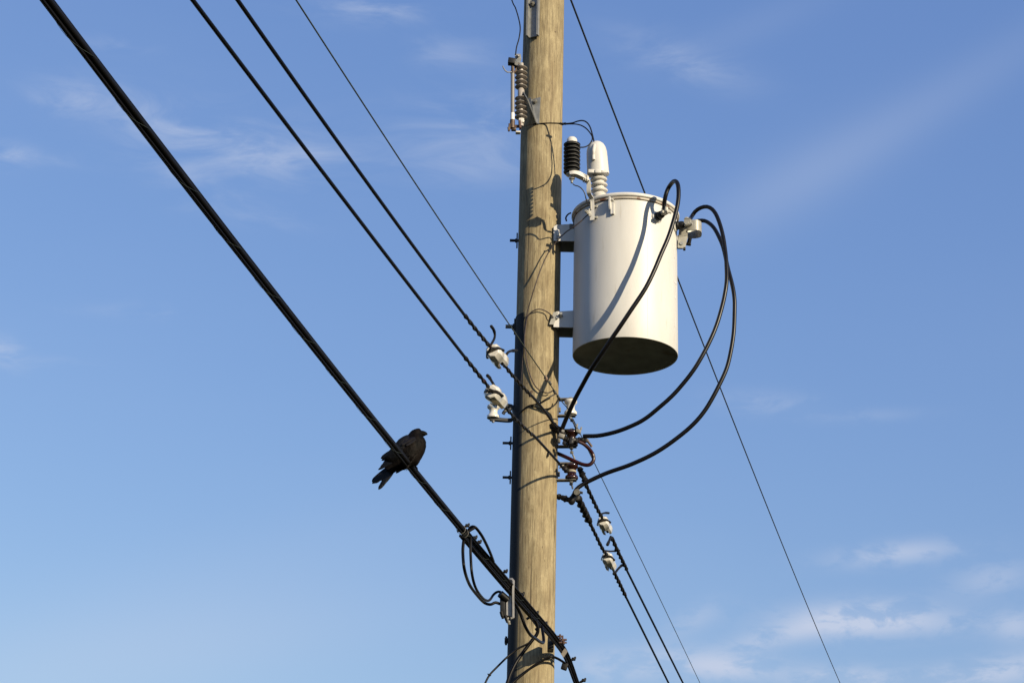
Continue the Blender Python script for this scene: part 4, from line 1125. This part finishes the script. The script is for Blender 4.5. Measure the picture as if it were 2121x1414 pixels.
# yellowish-green moss of tape near the bottom
q = on_bundle(1175, 1381); k = (q - CAM).length / F
obj('cable_clip', MB().box(q + Vector((-6 * k, -.02, 0)), (6 * k, 0, -2 * k), (0, 5 * k, 0), (2 * k, 0, 7 * k), 2 * k), M_TAPE, bun)

# suspension clamp with rusty bolts
scq = on_bundle(1152, 1322)
sc_ = thing('suspension_clamp', 'rusty bolted suspension clamp holding the cable bundle to the pole', 'clamp', scq)
k = (scq - CAM).length / F
mb = MB().box(scq + Vector((-.028, .05, -.02)), (.016, 0, 0), (0, .045, 0), (0, 0, .035), .005)
obj('jaw', mb, M_DARKSTEEL, sc_)
for (px, py, ln, rr) in ((1158, 1317, 9, 3.4), (1163, 1324, 11, 3.6), (1166, 1330, 8, 3.0)):
    a = P(px - 8, py, scq.y + .01); b_ = P(px + ln, py, scq.y + .01)
    m1 = MB().cyl(a, b_, rr * k * .6).hexnut(P(px, py, scq.y + .01), (1, 0, 0), rr * k * 1.35, 4 * k)
    obj('bolt', m1, M_RUST, sc_)
# pale tag
tq = [(1161.5, 1353), (1170, 1341), (1176, 1348), (1167.5, 1361)]
mb = MB().plate([P(px, py, on_bundle(1165, 1345).y - .03) for px, py in tq], (.0, .003, 0))
tag(obj('cable_tag', mb, M_TAGP), 'small pale blank tag clipped to the bundle just right of the pole', 'tag')

# loops and closure at the left of the pole
qL = on_bundle(966, 1112); YL = qL.y
GL = 'black cable loops hanging at the bundle'
kl = (qL - CAM).length / F
YB = on_bundle(1060, 1216).y - .03
def loopc(pix, ys_, rpx, label, name='cable_loop', mt=M_LOOP, group=GL):
    ypts = np.interp(np.linspace(0, 1, len(pix)), np.linspace(0, 1, len(ys_)), ys_)
    pts = resample(catmull([P(px, py, float(y_)) for (px, py), y_ in zip(pix, ypts)], 8), .008)
    return wire(name, pts, rpx * kl, mt, label, 'cable', group, 12)
loopc([(963, 1112), (960, 1122), (958.7, 1145), (962, 1178.8), (972, 1209), (987.5, 1231), (1002.8, 1247), (1016, 1251), (1026, 1247), (1036, 1250)], [YL, YL - .05, YB, YB + .02], 3.3, 'outer black cable loop hanging from the bundle to the metal closure')
loopc([(975, 1112), (974.8, 1124.5), (974.8, 1148), (977.5, 1187), (985, 1216), (998, 1236), (1008, 1243), (1015, 1241), (1022, 1231), (1029, 1225.5), (1036, 1225), (1043, 1232)], [YL, YL - .03, YB + .01, YB + .02], 2.9, 'inner black cable loop hanging from the bundle to the metal closure')
loopc([(968, 1103), (972, 1095), (978, 1090), (986, 1093), (998, 1109), (1008, 1128), (1016, 1146), (1022, 1162)], [YL, YL - .02, on_bundle(1016, 1170).y], 3.1, 'short black cable arch standing above the bundle left of the pole')
clo = thing('cable_closure', 'small pale metal cable closure with dark gland hanging beside the pole', 'cable closure', P(1046, 1280, YB))
mb = MB().plate([P(1045, 1236, YB), P(1059, 1232, YB), P(1060, 1276, YB), P(1048, 1273, YB)], (0, .05, 0))
obj('body', mb, M_SILVER, clo)
mb = MB().ribbon([P(1054, 1199, YB), P(1060.5, 1199, YB - .01), P(1064, 1203, YB - .012), P(1063, 1225, YB - .012), P(1063.5, 1279, YB - .012), P(1058, 1280, YB - .01)], (0, .02, 0), .010)
obj('hanger_bar', mb, M_SILVER, clo)
mb = MB().cyl(P(1036, 1229, YB - .01), P(1051, 1242, YB + .01), 8.5 * kl, n=18)
obj('gland', mb, M_RUBBER, clo)
mb = MB().box(P(1043, 1256, YB + .02), (8 * kl, 0, -3 * kl), (0, .02, 0), (-1 * kl, 0, 22 * kl), .004)
obj('back_box', mb, M_DARKSTEEL, clo)
for px, py in ((1041, 1276), (1050, 1284), (1054, 1289)):
    mb = MB().cyl(P(px - 3, py - 10, YB), P(px, py, YB), 4.0 * kl, n=12).hexnut(P(px, py, YB), (.3, 0, -1), 3.4 * kl, .010)
    obj('port_cap', mb, M_TAPE if px < 1052 else M_GALV_OLD, clo)

# drop cables at the foot of the picture
YD = on_bundle(1112, 1284).y - .03
loopc([(1063, 1244), (1071, 1257), (1079, 1273), (1088, 1296.4), (1098.6, 1313.8), (1110, 1322), (1119, 1328.5), (1125, 1330), (1126, 1322), (1124, 1308), (1122, 1296)], [YB + .01, YB + .1, on_bundle(1118, 1290).y - .08, on_bundle(1122, 1292).y - .02], 3.7, 'black cable bent in a sharp elbow in front of the pole', 'elbow_cable')
loopc([(1110, 1285), (1113.7, 1297), (1112.5, 1311.5), (1101, 1326.6), (1083.5, 1350), (1069.6, 1369.5), (1058, 1392.7), (1050, 1416), (1044, 1440), (1035, 1500)], [YD - .02, YD, YD - .01, YD - .05, YD - .1], 4.3, 'thick black drop cable curving down over the left edge of the pole', 'drop_cable')
dc = loopc([(1098, 1329), (1086, 1336), (1074, 1341.6), (1060, 1352), (1046.4, 1363.7), (1029, 1381), (1014, 1397), (1004, 1416), (990, 1450)], [YD - .02, YD - .03, YD - .06, YD - .1], 2.4, 'thin black drop cable curving out to the left below the closure', 'drop_cable')
q = P(1013.5, 1396.5, YD - .075)
obj('tie', MB().box(q, (4 * kl, 0, -2 * kl), (0, 2.5 * kl, 0), (.6 * kl, 0, 1 * kl), .0008), M_TAPE, dc)
loopc([(1170, 1372), (1163.6, 1368), (1154, 1362.5), (1142.7, 1359.6), (1127.6, 1365), (1104.4, 1378.8), (1083.5, 1395), (1068, 1408), (1058, 1420), (1048, 1450)], [on_bundle(1170, 1372).y - .01, Y0 - PR - .03, Y0 - PR - .04, Y0 - PR - .06], 3.2, 'black drop cable arching from the bundle right of the pole across its front', 'drop_cable')
loopc([(1098, 1270), (1102, 1283), (1108, 1293), (1113, 1299)], [on_bundle(1098, 1262).y - .03, YD], 1.1, 'very thin black wire sagging below the bundle on the pole front', 'thin_lead', M_RUBBER, None)

# ------------------------------------------------------------------ crow
qc = on_bundle(846, 960); YC_ = qc.y + .018
kz = ((qc - CAM).length / F) / 8.317          # metres per enlarged photo pixel
def CZ(u, v, dy=0.0): return P(740 + u / 8.317, 860 + v / 8.317, YC_ + dy)
crow = thing('crow', 'black crow perched on the cable bundle, facing right', 'bird', CZ(930, 850))
secs = [((470, 905), (610, 1000)), ((520, 830), (690, 960)), ((570, 720), (800, 930)), ((640, 590), (930, 905)), ((680, 500), (1040, 850)), ((730, 440), (1105, 745)), ((790, 393), (1160, 640)), ((845, 357), (1188, 535)), ((878, 330), (1185, 455)), ((898, 306), (1160, 395)), ((915, 284), (1128, 356)), ((945, 258), (1124, 322)), ((985, 238), (1116, 284)), ((1025, 226), (1100, 252)), ((1055, 222), (1085, 234))]
dfac = [.55, .6, .66, .72, .78, .82, .84, .84, .82, .82, .86, .90, .92, .95, 1]
mb = MB(); rings = []
S2 = []
def lerp2(a, b, t): return (a[0] + (b[0] - a[0]) * t, a[1] + (b[1] - a[1]) * t)
for i in range(len(secs) - 1):
    for j in range(4):
        t = j / 4
        S2.append((lerp2(secs[i][0], secs[i + 1][0], t), lerp2(secs[i][1], secs[i + 1][1], t), dfac[i] + (dfac[i + 1] - dfac[i]) * t))
S2.append((*secs[-1], 1))
for bk, ft_, df in S2:
    pb, pf = CZ(*bk), CZ(*ft_); c = (pb + pf) / 2; h = (pf - pb) / 2; dep = h.length * df
    ring = []
    for j in range(28):
        a = 2 * math.pi * j / 28
        p = c + h * math.cos(a) + Vector((0, 1, 0.1)).normalized() * dep * math.sin(a)
        p += (p - c) * (.025 * noise.noise(p * 60) + .018 * noise.noise(p * 150))
        ring.append(p)
    rings.append(ring)
mb.rings(rings)
body = obj('body', mb, M_BREAST, crow, 80)
# beak
def cone_loft(pts, rads, flat=.7, n=14):
    m_ = MB(); fr = frames(pts); rr = []
    for p, r, (t, a, b_) in zip(pts, rads, fr):
        rr.append([p + a * r * math.cos(2 * math.pi * j / n) + b_ * r * flat * math.sin(2 * math.pi * j / n) for j in range(n)])
    return m_.rings(rr)
bk = [CZ(1085, 306), CZ(1120, 309), CZ(1150, 311), CZ(1180, 316), CZ(1200, 325), CZ(1207, 334)]
obj('beak', cone_loft(bk, [54 * kz, 51 * kz, 45 * kz, 33 * kz, 18 * kz, 4 * kz]), M_BEAK, crow, 60)
bk2 = [CZ(1085, 340), CZ(1120, 343), CZ(1150, 340), CZ(1190, 331)]
obj('beak', cone_loft(bk2, [36 * kz, 30 * kz, 20 * kz, 5 * kz]), M_BEAK, crow, 60)
obj('eye', MB().sphere(CZ(1092, 290, -80 * kz * .88), 9 * kz, 10), M_EYE, crow)
def feather(a, b_, w, dy0, dy1, name, bend=0.0, parent=crow, mt=M_FEATHER):
    m_ = MB(); n = 14; rr = []
    pa, pb = CZ(a[0], a[1], dy0), CZ(b_[0], b_[1], dy1)
    ax_ = (pb - pa); L_ = ax_.length; ax_.normalize()
    side = ax_.cross(Vector((0, -1, .25))).normalized(); nn = side.cross(ax_)
    for i in range(n + 1):
        t = i / n
        ww = w * kz * (math.sin(math.pi * min(1, .16 + t * .62)) ** .6) * (1 if t < .86 else max(.12, 1 - ((t - .86) / .14) ** 2 * .9))
        c = pa + ax_ * L_ * t + side * bend * kz * math.sin(math.pi * t) 
        th_ = .0016
        rr.append([c - side * ww, c - side * ww * .3 - nn * th_ * 1.6, c + side * ww * .3 - nn * th_ * 1.6, c + side * ww, c + side * ww * .3 + nn * th_, c - side * ww * .3 + nn * th_])
    m_.rings(rr); return obj(name, m_, mt, parent, 40)
# tail fan: two groups with a notch between them
for i, (tp, w) in enumerate((((252, 1140), 44), ((258, 1172), 42), ((300, 1165), 42), ((372, 1120), 44), ((395, 1240), 46), ((365, 1275), 40), ((430, 1190), 40))):
    feather((540 + i * 12, 890 + i * 14), tp, w, .012 - i * .002, .02 - i * .003, 'tail_feather')
# near wing: covert and primaries lying along the flank
mb = MB(); rr = []
for (b1, f1, d_) in (((900, 345), (960, 400), 70), ((850, 372), (985, 470), 150), ((790, 410), (960, 560), 205), ((720, 465), (900, 650), 225), ((650, 540), (830, 735), 205), ((580, 610), (750, 800), 160), ((510, 690), (640, 835), 110), ((450, 750), (540, 830), 70)):
    pb, pf = CZ(*b1), CZ(*f1); c = (pb + pf) / 2 + Vector((0, -d_ * kz * .72, 0)); h = (pf - pb) / 2
    ring = []
    for j in range(16):
        a = 2 * math.pi * j / 16
        p = c + h * math.cos(a) + Vector((0, 1, 0)) * .28 * h.length * math.sin(a)
        p += (p - c) * .05 * noise.noise(p * 120)
        ring.append(p)
    rr.append(ring)
mb.rings(rr)
wing = obj('wing', mb, M_FEATHER, crow, 80)
for i, (a, b_, w) in enumerate((((690, 560), (405, 742), 40), ((710, 600), (420, 775), 38), ((740, 640), (440, 835), 40), ((760, 680), (400, 880), 36), ((770, 700), (360, 935), 34), ((790, 735), (470, 900), 36), ((800, 660), (520, 800), 36))):
    feather(a, b_, w, -.034 + i * .002, -.006 + i * .001, 'flight_feather', 6, wing)
# scapular tufts on the shoulder
for i, (a, b_, w) in enumerate((((1000, 385), (860, 430), 26), ((1015, 410), (880, 470), 26), ((960, 400), (800, 470), 26), ((980, 440), (830, 520), 28), ((900, 430), (760, 510), 26))):
    feather(a, b_, w, -.052, -.050, 'covert_feather', 4, wing, M_SHEEN)
# ruffled contour feathers over flank, breast and back
rr_ = random.Random(3)
for i in range(44):
    t = rr_.random(); w_ = rr_.random()
    k0 = 3 + t * 7.0; ki = int(k0); ff = k0 - ki
    bq = lerp2(secs[ki][0], secs[ki + 1][0], ff); fq_ = lerp2(secs[ki][1], secs[ki + 1][1], ff)
    u0_ = lerp2(bq, fq_, .06 + .88 * w_)
    hl = math.hypot(fq_[0] - bq[0], fq_[1] - bq[1]) / 2
    dep = hl * dfac[ki] * math.sqrt(max(0, 1 - ((.06 + .88 * w_) * 2 - 1) ** 2)) * kz
    ln = 70 + 50 * rr_.random()
    a_ = R_(128 + 22 * (w_ - .3) + rr_.uniform(-12, 12))
    feather(u0_, (u0_[0] + ln * math.cos(a_), u0_[1] + ln * math.sin(a_)), 15 + 8 * rr_.random(), -dep * 1.0 + .001, -dep * 1.0 - .0005, 'contour_feather', 3, body, M_BREAST)
# far wing tip and undertail
for a, b_, w in (((860, 850), (665, 992), 26), ((880, 860), (720, 950), 30), ((870, 880), (800, 940), 12)):
    feather(a, b_, w, .02, .024, 'wing_tip')
# legs
for u, dy in ((925, -.012), (965, .020)):
    foot = CZ(935 + (u - 925) * .4, 872, dy)
    mb = MB().tube(catmull([CZ(u - 5, 760, dy), CZ(u, 800, dy), CZ(u + 4, 838, dy), foot], 6), [9 * kz if i < 8 else 7 * kz for i in range(19)], 8)
    lg = obj('leg', mb, M_BEAK, crow)
    fq = foot
    mt_ = MB()
    for sx, dxy in ((-1, 0), (1, -.008), (1, .0), (1, .008)):
        mt_.tube(catmull([fq + Vector((0, dxy * .3, 0)), fq + Vector((.010 * sx, dxy, .001)), fq + Vector((.020 * sx, dxy * 1.3, -.010)), fq + Vector((.021 * sx, dxy * 1.3, -.020))], 5), [5 * kz] * 13 + [4 * kz, 3 * kz, 2 * kz], 6)
    obj('toes', mt_, M_BEAK, lg)
